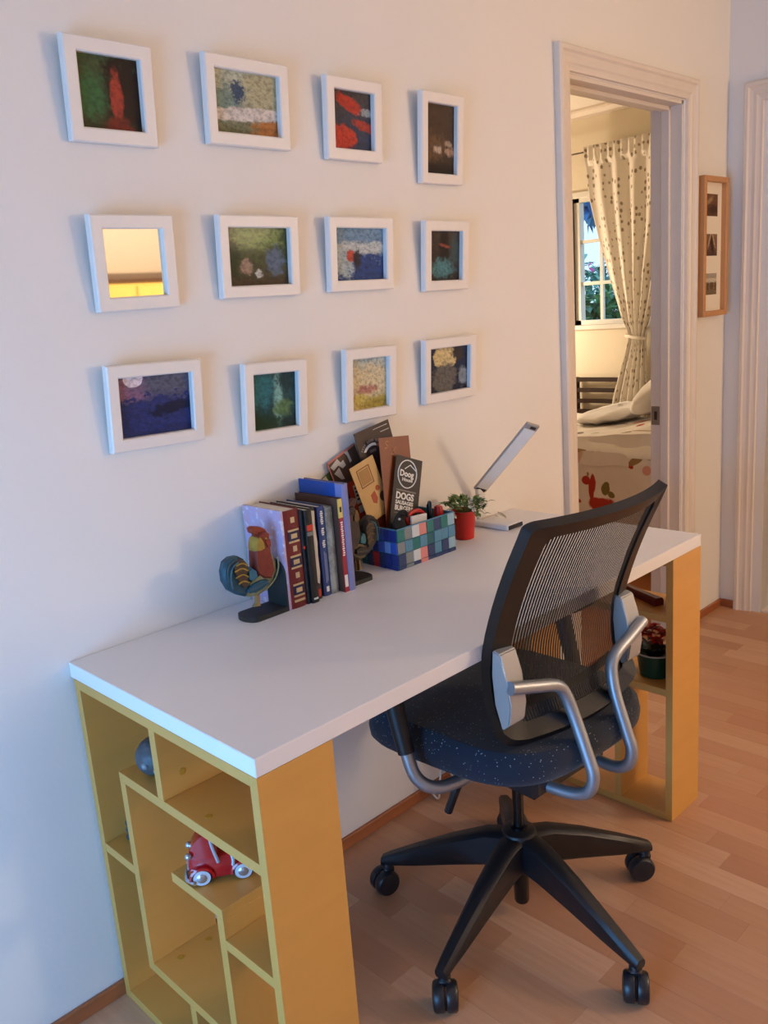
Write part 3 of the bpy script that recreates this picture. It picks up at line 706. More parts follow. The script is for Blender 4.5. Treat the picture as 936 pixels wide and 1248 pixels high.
c1 = t.mix(t.smooth(n1.outputs[0], 0.4, 0.65), lin('#b7a7c8'), lin('#c79fae')); t.link(t.mix(t.smooth(n2.outputs[0], 0.55, 0.7), c1, lin('#d6cdd8')), t.bsdf.inputs['Base Color'])
YB = -0.006
book('pale lilac mottled paperback between rooster bookend and thick red hardback', 0.4330, 0.4395, 0.219, -0.141, YB, lil, False, 0.0008)
b1 = book('thick dark red hardback with gold and navy spine labels', 0.4400, 0.4815, 0.217, -0.142, YB, bookmat('dark_red', '#6e1a18'))
yy = -0.1425; w_ = 0.0425
for (za, zb, m_) in ((0.150, 0.170, NAVY), (0.1705, 0.1745, GOLD), (0.1455, 0.1495, GOLD), (0.093, 0.113, NAVY), (0.1135, 0.1175, GOLD), (0.0885, 0.0925, GOLD), (0.030, 0.050, NAVY), (0.0505, 0.0545, GOLD), (0.0255, 0.0295, GOLD), (0.014, 0.019, GOLD)):
    band(b1, 0.008, 0.036, za, zb, yy, m_)
for z in (0.195, 0.132, 0.073): band(b1, 0.017, 0.027, z-0.006, z+0.006, yy, GOLD, 'spine_ornament')
for z in (0.160, 0.103, 0.040): band(b1, 0.014, 0.030, z-0.005, z+0.005, yy-0.0006, GOLD, 'spine_title')
b2 = book('black and dark blue book with small red mark on its spine', 0.4820, 0.4905, 0.211, -0.143, YB, bookmat('black_blue', '#10212c'))
band(b2, 0.002, 0.0065, 0.125, 0.131, -0.1435, INKR, 'spine_mark')
b3 = book('black book with red and grey bands high on its spine', 0.4910, 0.5110, 0.209, -0.150, YB, bookmat('black', '#1d1a16'))
band(b3, 0.002, 0.018, 0.163, 0.176, -0.1505, INKR); band(b3, 0.002, 0.018, 0.152, 0.161, -0.1505, mat('ink_grey', '#77716a', 0.6)); band(b3, 0.004, 0.015, 0.008, 0.012, -0.1505, INKW, 'spine_mark')
b4 = book('book with torn white spine and small red foot label', 0.5115, 0.5290, 0.208, -0.138, YB, bookmat('dark_brown', '#2c241f'))
tw = MB(); pts = [(0.003, 0.042), (0.012, 0.035), (0.0155, 0.06), (0.014, 0.10), (0.016, 0.13), (0.013, 0.17), (0.015, 0.20), (0.006, 0.203), (0.003, 0.18), (0.005, 0.12), (0.002, 0.08)]
tw.prism([Vector((x, -0.1390, z)) for x, z in pts], (0, 0.0015, 0)); tw.build('torn_spine_paper', mat('torn_paper', '#d8d0c4', 0.8, var=0.15), b4)
band(b4, 0.004, 0.013, 0.006, 0.024, -0.1386, INKR, 'spine_label')
b5 = book('blue paperback with pale lettering running down its spine', 0.5380, 0.5580, 0.205, -0.136, YB, bookmat('spine_blue', '#33447a'))
for (za, zb, hw) in ((0.165, 0.198, 0.0042), (0.140, 0.159, 0.0042), (0.112, 0.134, 0.0042)): # faded title words, too worn to read
    n_ = int((zb-za)/0.0045)
    for k in range(n_): band(b5, 0.010-hw*(1 if k % 3 else 0.7), 0.010+hw*(0.8 if k % 2 else 0.5), za+k*0.0045, za+k*0.0045+0.0030, -0.1362, INKW, 'worn_letter')
band(b5, 0.0070, 0.0095, 0.030, 0.102, -0.1362, mat('ink_faded', '#7f88ac', 0.6), 'worn_line'); band(b5, 0.0115, 0.0135, 0.034, 0.098, -0.1362, mat('ink_faded', '#7f88ac', 0.6), 'worn_line')
band(b5, 0.006, 0.013, 0.010, 0.022, -0.1366, INKW, 'spine_mark')
marb = bpy.data.materials.new('cover_grey_marble'); t = NT(marb); v = t.coord('Object'); n1 = t.noise(22, v, 5, 0.65)
t.link(t.mix(t.smooth(n1.outputs[0], 0.35, 0.65), lin('#6b6c68'), lin('#a5a8a4')), t.bsdf.inputs['Base Color'])
book('grey marbled book without title on its spine', 0.5585, 0.5800, 0.199, -0.138, YB, marb)
b7 = book('thin brown-covered book with red and yellow spine', 0.5830, 0.5960, 0.216, -0.152, YB, bookmat('brown', '#5d4033'))
band(b7, 0.0005, 0.0125, 0.0, 0.172, -0.1526, mat('spine_red', '#9c1f2c', 0.45)); band(b7, 0.0005, 0.0125, 0.172, 0.215, -0.1526, mat('spine_yellow', '#d8bf68', 0.45))

for k in range(16): band(b7, 0.004-0.001*(k % 3 == 0), 0.0085+0.0012*(k % 2), 0.085+k*0.005, 0.0882+k*0.005, -0.1530, INKW, 'worn_letter')
band(b7, 0.002, 0.011, 0.012, 0.040, -0.1530, INKW, 'spine_mark'); band(b7, 0.004, 0.009, 0.185, 0.197, -0.1530, INKK, 'spine_mark')
b8 = book('lavender and blue ring-bound folder, tallest of the row', 0.5965, 0.6150, 0.246, -0.156, YB, bookmat('lavender', '#7d82b4'))
box_part('blue_cover_sheet', (-0.0004, -0.132, 0.0), (0.0006, YB-0.002, 0.2475), mat('sheet_blue', '#1f4fa0', 0.35), b8)

# ---- checked basket
bx0, bx1, by0, by1, bh = 0.765, 0.975, -0.145, -0.020, 0.100
bk = thing('basket', 'woven checked basket of blue, teal, grey and pink strips', 'basket', (bx0, by0, Z0))
BW, BD = bx1-bx0, by1-by0
LIN = mat('basket_lining', '#3a6a74', 0.8)
lb = MB(); th = 0.003
lb.box((0, 0, 0), (BW, BD, th)); lb.box((0, 0, th), (BW, th, bh)); lb.box((0, BD-th, th), (BW, BD, bh)); lb.box((0, th, th), (th, BD-th, bh)); lb.box((BW-th, th, th), (BW, BD-th, bh))
lb.build('basket_wall', LIN, bk)
cols = {'T': '#12706c', 'G': '#7d8486', 'N': '#1b3564', 'S': '#4f86a4', 'W': '#cfd2d2', 'P': '#d8857e', 'D': '#0f5a62', 'L': '#8fb2c4', 'B': '#14307e', 'b': '#6f9ad8', 'R': '#b01f2c', 'K': '#10131c', 'Y': '#2f57b8'}
bm_ = {k: mat('strip_'+str(i), c, 0.45, var=0.06, scale=80) for i, (k, c) in enumerate(cols.items())}
front = [list('TGWPTNTL'), list('GSTSDSSS'), list('NGWPNSNL'), list('NGNPNNNN')]
rows = [(0.070, 0.099), (0.040, 0.068), (0.010, 0.038), (0.0, 0.009)]
for rI, (za, zb) in enumerate(rows):
    for c_ in range(8):
        x0 = c_*BW/8; x1 = x0+BW/8; pr = 0.0018 if (rI+c_) % 2 else 0.0028
        box_part('woven_strip', (x0+0.0003, -pr, za), (x1-0.0003, 0.0, zb), bm_[front[rI][c_]], bk, 0.0007)
side = [list('KKTYBB'), list('TbBYbY'), list('DNRNBB'), list('DNRBBB')]
for rI, (za, zb) in enumerate(rows):
    for c_ in range(6):
        y1 = BD-c_*BD/6; y0 = y1-BD/6; pr = 0.0018 if (rI+c_) % 2 else 0.0028
        box_part('woven_strip', (-pr, y0+0.0003, za), (0.0, y1-0.0003, zb), bm_[side[rI][c_]], bk, 0.0007)
rim = MB()
for (a, b_) in (((-0.0012, -0.0012, bh-0.001), (BW+0.001, 0.002, bh+0.0015)), ((-0.0012, -0.001, bh-0.001), (0.002, BD, bh+0.0015)), ((BW-0.002, 0, bh-0.001), (BW+0.001, BD, bh+0.0015)), ((0, BD-0.002, bh-0.001), (BW, BD, bh+0.0015))): rim.box(a, b_)
rim.build('rim', bm_['S'], bk)

# ---- menu cards fanned out of the basket
zm = lambda a, b: (380+a/5.85, 510+b/5.85)
def card(name, label, TL, TR, y, h, m, th=0.0016, lean=0.12, rot=None):
    """card leaning back towards the wall; y is the depth of its plane at z = 0.95, the top corners come from the photo"""
    A, B = on(1, y, *zm(*TL)), on(1, y, *zm(*TR))
    for _ in range(4): A = on(1, y+(A.z-0.95)*math.tan(lean), *zm(*TL)); B = on(1, y+(B.z-0.95)*math.tan(lean), *zm(*TR))
    r = thing(name, label, 'menu', group='menus standing in the basket')
    ang = math.atan2(B.z-A.z, B.x-A.x) if rot is None else math.radians(rot)
    W_ = (B-A).length
    if h is None: h = (A.z-Z0-0.0008-max(0, -math.sin(ang))*W_)/math.cos(ang)/math.cos(lean)
    # local axes: x along the top edge, y up the card, z towards the room
    r.matrix_world = Matrix.Translation(A) @ Matrix.Rotation(PI/2-lean, 4, 'X') @ Matrix.Rotation(ang, 4, 'Z')
    MB().box((0, -h, -th), (W_, 0, 0), 0.0003).build('card', m, r)
    return r, W_
def on_card(u, v_, rot=0.0): return Matrix.Translation((u, v_, 0.0004)) @ Matrix.Rotation(rot, 4, 'Z')
def cm(n, c, rough=0.55): return mat('menu_'+n, c, rough, var=0.08, scale=30)
# lavender-backed green leaflet
c, W_ = card('leaflet', 'cream and green leaflet end behind the blue folder', (75, 430), (180, 330), -0.0060, None, cm('green', '#44602e'), lean=0.006)
box_part('pale_edge', (0.0, -0.12, 0.0), (0.012, -0.001, 0.0006), cm('cream', '#d8d0a8'), c)
c, W_ = card('menu_card', 'menu with brown and white diagonal pattern and pink edge', (105, 325), (300, 175), -0.0105, None, cm('brown_print', '#5a4030'), lean=0.006)
for (pts) in ([(0.006, -0.014), (0.034, -0.006), (0.040, -0.020), (0.050, -0.018), (0.052, -0.034), (0.040, -0.036), (0.030, -0.022), (0.012, -0.026)], [(0.060, -0.004), (0.072, -0.004), (0.074, -0.034), (0.067, -0.036), (0.066, -0.016)], [(0.010, -0.034), (0.030, -0.028), (0.034, -0.062), (0.024, -0.058)]):
    MB().prism([Vector((x, y, 0.0002)) for x, y in pts], (0, 0, 0.0004)).build('printed_shape', cm('shape_white', '#cfc8bc'), c)
box_part('pink_edge', (0, -0.005, 0), (W_, 0.0004, 0.0006), cm('pink', '#c8786a'), c); box_part('pink_edge', (-0.0004, -0.1, 0), (0.003, 0, 0.0006), cm('pink', '#c8786a'), c)
c, W_ = card('menu_card', 'dark brown menu with a white arc of lettering, topmost of the fan', (298, 112), (555, 57), -0.050, 0.315, cm('choc', '#35201a'), rot=9)
def arc_pt(a, rr_): return Vector((0.046+rr_*math.cos(math.radians(a)), -0.078+rr_*math.sin(math.radians(a)), 0.0002))
MB().prism([arc_pt(a, 0.040) for a in range(140, 61, -8)]+[arc_pt(a, 0.0335) for a in range(62, 141, 8)], (0, 0, 0.0004)).build('printed_arc', INKW, c)
MB().prism([arc_pt(a, 0.040) for a in range(60, 35, -6)]+[arc_pt(a, 0.0335) for a in range(36, 61, 6)], (0, 0, 0.0004)).build('printed_arc', cm('arc_red', '#b8584a'), c)
for k in range(14):
    a0 = 142-k*7.4
    if k in (4, 9): continue
    MB().prism([arc_pt(a0, 0.0495), arc_pt(a0-4.6, 0.0495), arc_pt(a0-4.6, 0.0435), arc_pt(a0, 0.0435)], (0, 0, 0.0004)).build('worn_letter', cm('bar_grey', '#777069'), c)
for k in range(4): box_part('worn_letter', (0.036+k*0.0055, -0.060, 0), (0.040+k*0.0055, -0.053, 0.0005), cm('bar_grey', '#777069'), c)
box_part('printed_line', (W_*0.52, -0.010, 0), (W_*0.93, -0.0085, 0.0005), cm('shape_white', '#cfc8bc'), c); box_part('printed_line', (W_*0.70, -0.022, 0), (W_*0.95, -0.0205, 0.0005), cm('shape_white', '#cfc8bc'), c)
c, W_ = card('menu_card', 'orange leaflet with white panels leaning in the fan', (250, 470), (370, 400), -0.0150, None, cm('orange', '#d8491c'), lean=0.006)
box_part('white_panel', (0.016, -0.062, 0), (0.032, -0.012, 0.0005), INKW, c); box_part('white_panel', (0.016, -0.086, 0), (0.034, -0.068, 0.0005), INKW, c)
for k in range(4): box_part('printed_line', (0.019, -0.022-0.010*k, 0.0004), (0.029, -0.018-0.010*k, 0.0008), INKK, c)
c, W_ = card('menu_card', 'red-brown leaflet low between tan and brown menus', (430, 560), (525, 520), -0.062, 0.150, cm('redbrown', '#7a2a18'))
c, W_ = card('menu_card', 'tan kraft menu with a brown square outline', (268, 362), (432, 258), -0.070, 0.146, cm('tan', '#c8a268', 0.6))
BRN = cm('brown_ink', '#6a3a1c')
for (a, b_) in (((0.016, -0.016), (0.060, -0.014)), ((0.016, -0.060), (0.060, -0.058)), ((0.016, -0.060), (0.018, -0.014)), ((0.058, -0.060), (0.060, -0.014))): box_part('printed_frame', (a[0], a[1], 0), (b_[0], b_[1], 0.0005), BRN, c)
box_part('printed_patch', (0.021, -0.055, 0), (0.055, -0.019, 0.0004), cm('tan_dark', '#a9804a', 0.6), c)
MB().lathe([(0.013, 0), (0.013, 0.0005)], (0.072, -0.104, 0), 16).build('printed_disc', cm('disc', '#43362c'), c)
MB().lathe([(0.007, 0), (0.007, 0.0005)], (0.062, -0.078, 0), 12).build('printed_disc', cm('disc_red', '#a8451f'), c)
MB().prism([Vector(q) for q in ((0.034, -0.085, 0), (0.050, -0.080, 0), (0.052, -0.100, 0), (0.044, -0.112, 0), (0.034, -0.105, 0))], (0, 0, 0.0005)).build('printed_shape', cm('disc_red', '#a8451f'), c)
c, W_ = card('menu_card', 'rust brown menu with gold script letters', (475, 140), (692, 182), -0.080, 0.288, cm('rust', '#7a3616', 0.4), rot=-5)
text_part('S', 0.028, cm('gold_script', '#a86a30'), c, on_card(0.021, -0.019, 0.0), shear=0.3); text_part('X', 0.022, cm('gold_script', '#a86a30'), c, on_card(0.043, -0.034, 0.0), shear=0.4); box_part('printed_line', (0.050, -0.0505, 0), (0.060, -0.048, 0.0005), cm('gold_script', '#a86a30'), c)
c, W_ = card('menu_card', 'dark menu with white round logo reading Doog House', (603, 255), (790, 305), -0.089, 0.225, cm('charcoal', '#2a2321'))
ring = MB(); ring.tube([(W_*0.47+0.0325*math.cos(2*PI*k/40), -0.042+0.0345*math.sin(2*PI*k/40), 0.0004) for k in range(40)], 0.0016, 5, closed=True); ring.build('logo_ring', INKW, c)
text_part('Doog', 0.0215, INKW, c, on_card(W_*0.45, -0.042), width=0.048, bold=0.0006); text_part('House', 0.0125, INKW, c, on_card(W_*0.49, -0.0565), width=0.036, bold=0.0003)
rf = MB(); rf.tube([(W_*0.36, -0.030, 0.0004), (W_*0.55, -0.018, 0.0004), (W_*0.78, -0.030, 0.0004)], 0.0014, 5); rf.build('logo_roof', INKW, c)
box_part('printed_bar', (W_*0.12, -0.0865, 0), (W_*0.86, -0.0825, 0.0005), cm('bar_grey', '#777069'), c)
text_part('DOGS', 0.0235, INKW, c, on_card(W_*0.46, -0.099), width=0.062, bold=0.0008); text_part('SAUSAGES', 0.0130, INKW, c, on_card(W_*0.46, -0.1150), width=0.062, bold=0.0004); text_part('BURGERS', 0.0175, INKW, c, on_card(W_*0.46, -0.1290), width=0.062, bold=0.0005)
box_part('printed_line', (W_*0.12, -0.1420, 0), (W_*0.85, -0.1405, 0.0005), cm('bar_grey', '#777069'), c)

# ---- small things in the basket
sc = thing('scissors', 'red-handled scissors standing in the checked basket', 'scissors', (0.862, -0.118, Z0+0.004))
ringp = [(0.030*math.cos(2*PI*k/24), 0, 0.102+0.018*math.sin(2*PI*k/24)) for k in range(24)]
MB().tube(ringp, 0.0055, 8, closed=True).build('handle', mat('red_plastic', '#b3241c', 0.3), sc, True)
MB().box((-0.010, -0.002, 0.0), (0.010, 0.001, 0.085), 0.0008).build('blade', SILVER, sc)
nb = MB().box((0.828, -0.132, Z0+0.0065), (0.884, -0.126, Z0+0.116), 0.001, Matrix.Translation((0.856, -0.13, Z0)) @ Matrix.Rotation(0.06, 4, 'Y') @ Matrix.Translation((-0.856, 0.13, -Z0))).build('white_card', mat('white_paper', '#d8d2c8', 0.8)); tag(nb, 'blank white card poking out of the checked basket', 'card')
for i, (x, c_, lean) in enumerate(((0.919, '#141a18', -0.10), (0.930, '#122a22', -0.12), (0.940, '#101014', -0.08))):
    p_ = thing('pen', ['black pen, tallest in the checked basket', 'dark green pen in the checked basket', 'short black marker in the checked basket'][i], 'pen', (x, -0.115+i*0.012, Z0+0.004)); p_.rotation_euler = (0.1, lean, 0)
    L_ = (0.138, 0.128, 0.112)[i]
    MB().lathe([(0.0012, 0), (0.0042, 0.012), (0.0045, L_*0.7)], (0, 0, 0), 10).build('barrel', mat('pen_body_%d' % i, c_, 0.35), p_, True)
    MB().lathe([(0.0052, L_*0.7), (0.0052, L_-0.003), (0.004, L_)], (0, 0, 0), 10).build('cap', mat('pen_cap_%d' % i, '#0f1512', 0.3), p_, True)
rb = thing('marker', 'thick red marker beside the dark pens in the basket', 'pen', (0.955, -0.112, Z0+0.004))
MB().lathe([(0.010, 0), (0.010, 0.07)], (0, 0, 0), 14).build('barrel', mat('marker_white', '#c9c4bc', 0.4), rb, True); MB().lathe([(0.0115, 0.07), (0.0125, 0.10), (0.010, 0.112), (0.003, 0.115)], (0, 0, 0), 14).build('cap', mat('red_plastic', '#b3241c', 0.3), rb, True)
DOT = bpy.data.materials.new('dotted_black_cloth'); t = NT(DOT); v = t.coord('Object'); vo = t.new('ShaderNodeTexVoronoi'); vo.inputs['Scale'].default_value = 75; t.link(v, vo.inputs['Vector'])
t.link(t.mix(t.smooth(vo.outputs['Distance'], 0.18, 0.28), lin('#b8b8b4'), lin('#14120f')), t.bsdf.inputs['Base Color']); t.bsdf.inputs['Roughness'].default_value = 0.85
po = thing('pouch', 'black dotted cloth pouch bulging out of the checked basket', 'pouch', (0.797, -0.1255, Z0+0.004))
b = MB(); b.sphere((0, 0, 0.066), (0.026, 0.012, 0.062), 16, 12)
for vtx in b.bm.verts: vtx.co += Vector((math.sin(vtx.co.z*160)*0.002, math.sin(vtx.co.x*210+vtx.co.z*90)*0.003, math.sin(vtx.co.x*180)*0.003))
b.build('pouch_body', DOT, po, True)
MB().tube(catmull([(-0.02, -0.008, 0.12), (-0.005, -0.015, 0.136), (0.012, -0.012, 0.132), (0.024, -0.006, 0.118)], 4), 0.004, 8).build('drawstring', mat('black_cord', '#151312', 0.8), po, True)
cl = MB()
cl.grid(lambda u, v_: Vector((0.7585-0.004*math.sin(v_*PI)-0.0012*math.sin(u*9), -0.056+0.030*u, Z0+0.1055-0.052*v_+0.006*math.sin(u*7)*v_)), 12, 8)
cl.grid(lambda u, v_: Vector((0.7585+0.014*v_, -0.056+0.030*u, Z0+0.1055+0.002*abs(math.sin(u*8+v_*3)))), 12, 6)
co = cl.build('black_cloth', mat('black_cloth', '#0f0f12', 0.9), None, True); sm = co.modifiers.new('solid', 'SOLIDIFY'); sm.thickness = 0.003; tag(co, 'black cloth hanging over the basket edge behind the rooster', 'cloth')

# ---- plant
pp = thing('potted_plant', 'small leafy plant with white blossoms in a red pot', 'plant', (1.075, -0.092, Z0))
REDP = mat('red_pot_plastic', '#c4200f', 0.28, var=0.04)
MB().lathe([(0.024, 0.0), (0.026, 0.002), (0.0335, 0.072), (0.0345, 0.074), (0.0345, 0.078), (0.0315, 0.078), (0.0300, 0.066), (0.005, 0.064)], (0, 0, 0), 32).build('pot', REDP, pp, True)
MB().lathe([(0.0298, 0.060), (0.028, 0.068), (0.004, 0.070)], (0, 0, 0), 20).build('soil', mat('soil', '#3a2a1c', 0.95), pp)
fo = MB(); fo2 = MB(); st = MB(); rnd = random.Random(4)
def leaf(mb, base, d, L_, w__, up=Vector((0, 0, 1)), curl=0.25):
    d = d.normalized(); sd = d.cross(up)
    sd = sd.normalized() if sd.length > 1e-3 else Vector((1, 0, 0)); nn_ = sd.cross(d)
    prev = None
    for (t_, ww, dz) in ((0, 0.05, 0), (0.3, 0.8, 0.04), (0.55, 1.0, 0.02), (0.8, 0.6, -0.08), (1.0, 0.03, -curl)):
        c_ = base+d*L_*t_+nn_*L_*dz; a = mb.bm.verts.new(c_+sd*w__*ww/2+nn_*w__*0.12*ww); m_ = mb.bm.verts.new(c_); z_ = mb.bm.verts.new(c_-sd*w__*ww/2+nn_*w__*0.12*ww)
        if prev:
            mb.bm.faces.new((prev[0], prev[1], m_, a)); mb.bm.faces.new((prev[1], prev[2], z_, m_))
        prev = (a, m_, z_)
for k in range(30):
    a = rnd.uniform(0, 2*PI); reach = rnd.uniform(0.015, 0.062); hh = rnd.uniform(0.085, 0.125)-reach*0.4
    if k < 7: a = rnd.uniform(2.6, 3.9); reach = rnd.uniform(0.05, 0.095); hh = rnd.uniform(0.088, 0.108)
    if 7 <= k < 11: a = rnd.uniform(-0.9, 0.1); reach = rnd.uniform(0.045, 0.065); hh = rnd.uniform(0.050, 0.075)
    tip = Vector((reach*math.cos(a), min(0.07, reach*math.sin(a)), hh)); b0 = Vector((0.012*math.cos(a), 0.012*math.sin(a), 0.066))
    midp = (b0+tip)/2+Vector((0, 0, 0.022)); st.tube([b0, midp, tip], 0.0008, 5)
    for j in range(5):
        q = midp.lerp(tip, j/4); dirv = Vector((rnd.uniform(-1, 1), rnd.uniform(-1, 1), rnd.uniform(-0.3, 0.7)))+ (tip-b0).normalized()*0.8
        leaf(fo if rnd.random() < 0.72 else fo2, q, dirv, rnd.uniform(0.016, 0.030), rnd.uniform(0.008, 0.014))
st.build('stem', mat('stem_green', '#5a7030', 0.6), pp)
tag(fo.build('foliage', mat('leaf_green', '#5d7a34', 0.5, var=0.25, scale=60), pp, True, fix=False), kind='stuff'); tag(fo2.build('foliage', mat('leaf_dark', '#47632c', 0.5, var=0.25, scale=60), pp, True, fix=False), kind='stuff')
for (dx, dy, dz) in ((-0.013, -0.045, 0.088), (-0.006, -0.035, 0.104), (-0.075, -0.020, 0.092), (-0.070, -0.026, 0.080), (0.040, -0.030, 0.096), (-0.02, -0.04, 0.098)):
    f_ = MB()
    for k in range(5):
        a = 2*PI*k/5; leaf(f_, Vector((dx, dy, dz)), Vector((math.cos(a), math.sin(a)*0.6-0.5, math.sin(a)*0.8)), 0.011, 0.009)
    f_.build('blossom', mat('blossom_white', '#e2ddd0', 0.6), pp, False, fix=False)

# ---- folding LED lamp
lp = thing('desk_lamp', 'slim white LED desk lamp with a slanting bar head', 'lamp', (1.218, 0, Z0))
LWH = mat('lamp_white', '#dcd8d2', 0.35); LGR = mat('lamp_grey', '#a89d90', 0.4); LDK = mat('lamp_dark_end', '#2a1a14', 0.4)
MB().box((-0.036, -0.155, 0.0), (0.036, -0.028, 0.017), 0.006, seg=3).build('base', LWH, lp, True)
MB().box((-0.031, -0.1575, 0.003), (0.031, -0.154, 0.0145), 0.0015, seg=2).build('control_panel', BLACKG, lp)
MB().box((-0.016, -0.042, 0.015), (0.016, -0.030, 0.103), 0.002).build('arm', LWH, lp)
hb = thing('head', None, None); hb.parent = lp
A = Vector((0, -0.034, 0.098)); B = Vector((0, -0.226, 0.293)); d = (B-A); L_ = d.length
hm = Matrix((Vector((1, 0, 0)), d.normalized(), Vector((1, 0, 0)).cross(d.normalized()))).transposed().to_4x4(); hm.translation = A
C.objects.unlink(hb); bpy.data.objects.remove(hb)
hd = MB().box((-0.020, 0, -0.004), (0.020, L_, 0.004), 0.0015).build('lamp_head', LGR, lp); hd.matrix_local = hm @ Matrix.Rotation(math.radians(-32), 4, 'Y')
MB().box((-0.0170, 0.012, 0.0035), (0.0170, L_-0.018, 0.0055)).build('diffuser', mat('led_diffuser', '#f2ece2', 0.5), hd)
MB().box((-0.0155, 0.012, -0.0055), (0.0155, L_-0.018, -0.0035)).build('diffuser', mat('led_diffuser', '#f2ece2', 0.5), hd)
for sg in (1, -1):
    MB().box((-0.014, 0.0, sg*0.0043), (0.014, 0.011, sg*0.0056)).build('end_cap', LDK, hd); MB().box((-0.004, L_-0.014, sg*0.0043), (0.012, L_-0.006, sg*0.0056)).build('end_mark', LDK, hd)
cb = MB().tube(catmull([(1.205, -0.050, Z0+0.019), (1.25, -0.060, Z0+0.020), (1.262, -0.075, Z0+0.0025), (1.30, -0.060, Z0+0.0022), (1.33, -0.025, Z0+0.0022), (1.335, -0.004, Z0+0.004)], 8), 0.0018, 6).build('lamp_cable', mat('cable_beige', '#c9b79c', 0.5), None, True); tag(cb, 'thin pale cable lying across the lamp base', 'cable')

# ================================================================== THINGS IN THE PEDESTALS
# ---- toy car
fv = Vector((-0.83, 0.56, 0)).normalized()
tc = thing('toy_car', 'shiny red vintage toy car with white-walled wheels', 'toy car', (0.064, -0.366, 0.424), math.atan2(fv.y, fv.x)); tc.scale = (1.26, 1.18, 1.18)
CARR = mat('car_red_enamel', '#b3101c', 0.18, var=0.05, coat=0.6); CHROME = mat('car_chrome', '#b8bec8', 0.2, metal=0.8); WW = mat('whitewall', '#c9ccd2', 0.4)
def sect(x, w__, z0, z1, top):
    return [Vector((x, -w__, z0)), Vector((x, w__, z0)), Vector((x, w__, (z0+z1)/2)), Vector((x, w__*top, z1)), Vector((x, 0, z1+0.002)), Vector((x, -w__*top, z1)), Vector((x, -w__, (z0+z1)/2))]
b = MB(); b.rings([sect(-0.056, 0.006, 0.014, 0.020, 0.8), sect(-0.050, 0.014, 0.011, 0.030, 0.8), sect(-0.038, 0.020, 0.010, 0.040, 0.8), sect(-0.024, 0.022, 0.009, 0.042, 0.85), sect(0.006, 0.022, 0.009, 0.040, 0.85), sect(0.012, 0.021, 0.009, 0.046, 0.8), sect(0.030, 0.018, 0.010, 0.046, 0.75), sect(0.042, 0.014, 0.012, 0.042, 0.75), sect(0.047, 0.010, 0.016, 0.034, 0.75)])
b.build('body', CARR, tc, True)
b = MB(); b.rings([[Vector((x, y, z)) for (y, z) in ((-w2, 0.040), (w2, 0.040), (w2*0.85, zt), (-w2*0.85, zt))] for (x, w2, zt) in ((0.044, 0.012, 0.050), (0.036, 0.016, 0.064), (0.026, 0.019, 0.074), (0.012, 0.0205, 0.079), (0.006, 0.0205, 0.076))])
b.build('raised_hood', CARR, tc, True)
for sy in (-1, 1):
    for (xc_, nm) in ((0.030, 'front'), (-0.026, 'rear')):
        fd = MB(); n = 9; R_ = []
        for k in range(n):
            a = math.radians(-5+190*k/(n-1)); cxx, czz = xc_+0.0175*math.cos(a), 0.012+0.0175*math.sin(a)
            R_.append([Vector((cxx, sy*0.014, czz)), Vector((cxx, sy*0.0255, czz)), Vector((xc_+0.0145*math.cos(a), sy*0.027, 0.012+0.0145*math.sin(a))), Vector((xc_+0.0145*math.cos(a), sy*0.014, 0.012+0.0145*math.sin(a)))])
        fd.rings(R_); fd.build('fender', CARR, tc, True)
        mt = Matrix.Rotation(-sy*PI/2, 3, 'X')
        tire = MB().lathe([(0.004, 0.0), (0.0125, 0.0), (0.0135, 0.002), (0.0135, 0.007), (0.0120, 0.009), (0.003, 0.009)], (xc_, sy*0.0165, 0.0135), 20, mt).build('tyre', mat('toy_tyre', '#15161a', 0.6), tc, True)
        MB().lathe([(0.0118, 0.0088), (0.0118, 0.0098), (0.0085, 0.0098), (0.008, 0.0108), (0.002, 0.0115)], (xc_, sy*0.0165, 0.0135), 20, mt).build('whitewall', WW, tire, True)
        MB().lathe([(0.0078, 0.0105), (0.006, 0.0118), (0.002, 0.0125)], (xc_, sy*0.0165, 0.0135), 14, mt).build('hubcap', CHROME, tire, True)
    MB().tube(catmull([(0.014, sy*0.0205, 0.078), (0.012, sy*0.0225, 0.060), (0.006, sy*0.0245, 0.034)], 4), 0.0024, 8).build('windscreen_post', mat('toy_silver', '#aab4c0', 0.35, metal=0.3), tc, True)
    MB().tube(catmull([(-0.012, sy*0.0215, 0.046), (-0.014, sy*0.0245, 0.034), (-0.013, sy*0.0255, 0.026)], 4), 0.0024, 8).build('door_strip', mat('toy_silver', '#aab4c0', 0.35, metal=0.3), tc, True)
    MB().sphere((0.045, sy*0.015, 0.045), 0.0052, 12, 8).build('headlight', CHROME, tc, True)
MB().tube([(0.040, -0.029, 0.009), (0.050, -0.018, 0.009), (0.052, 0, 0.010), (0.050, 0.018, 0.009), (0.040, 0.029, 0.009)], 0.003, 8).build('bumper', CHROME, tc, True)
MB().tube([(-0.050, -0.016, 0.010), (-0.057, 0, 0.010), (-0.050, 0.016, 0.010)], 0.0025, 8).build('bumper', CHROME, tc, True)
b = MB()
for k in range(5): b.box((0.046, -0.007+0.0035*k-0.0008, 0.018), (0.0495, -0.007+0.0035*k+0.0008, 0.036))
b.build('grille', CHROME, tc)
MB().box((-0.022, -0.015, 0.038), (-0.006, 0.015, 0.050), 0.003).build('seat', mat('toy_seat', '#1a1a1c', 0.5), tc, True)
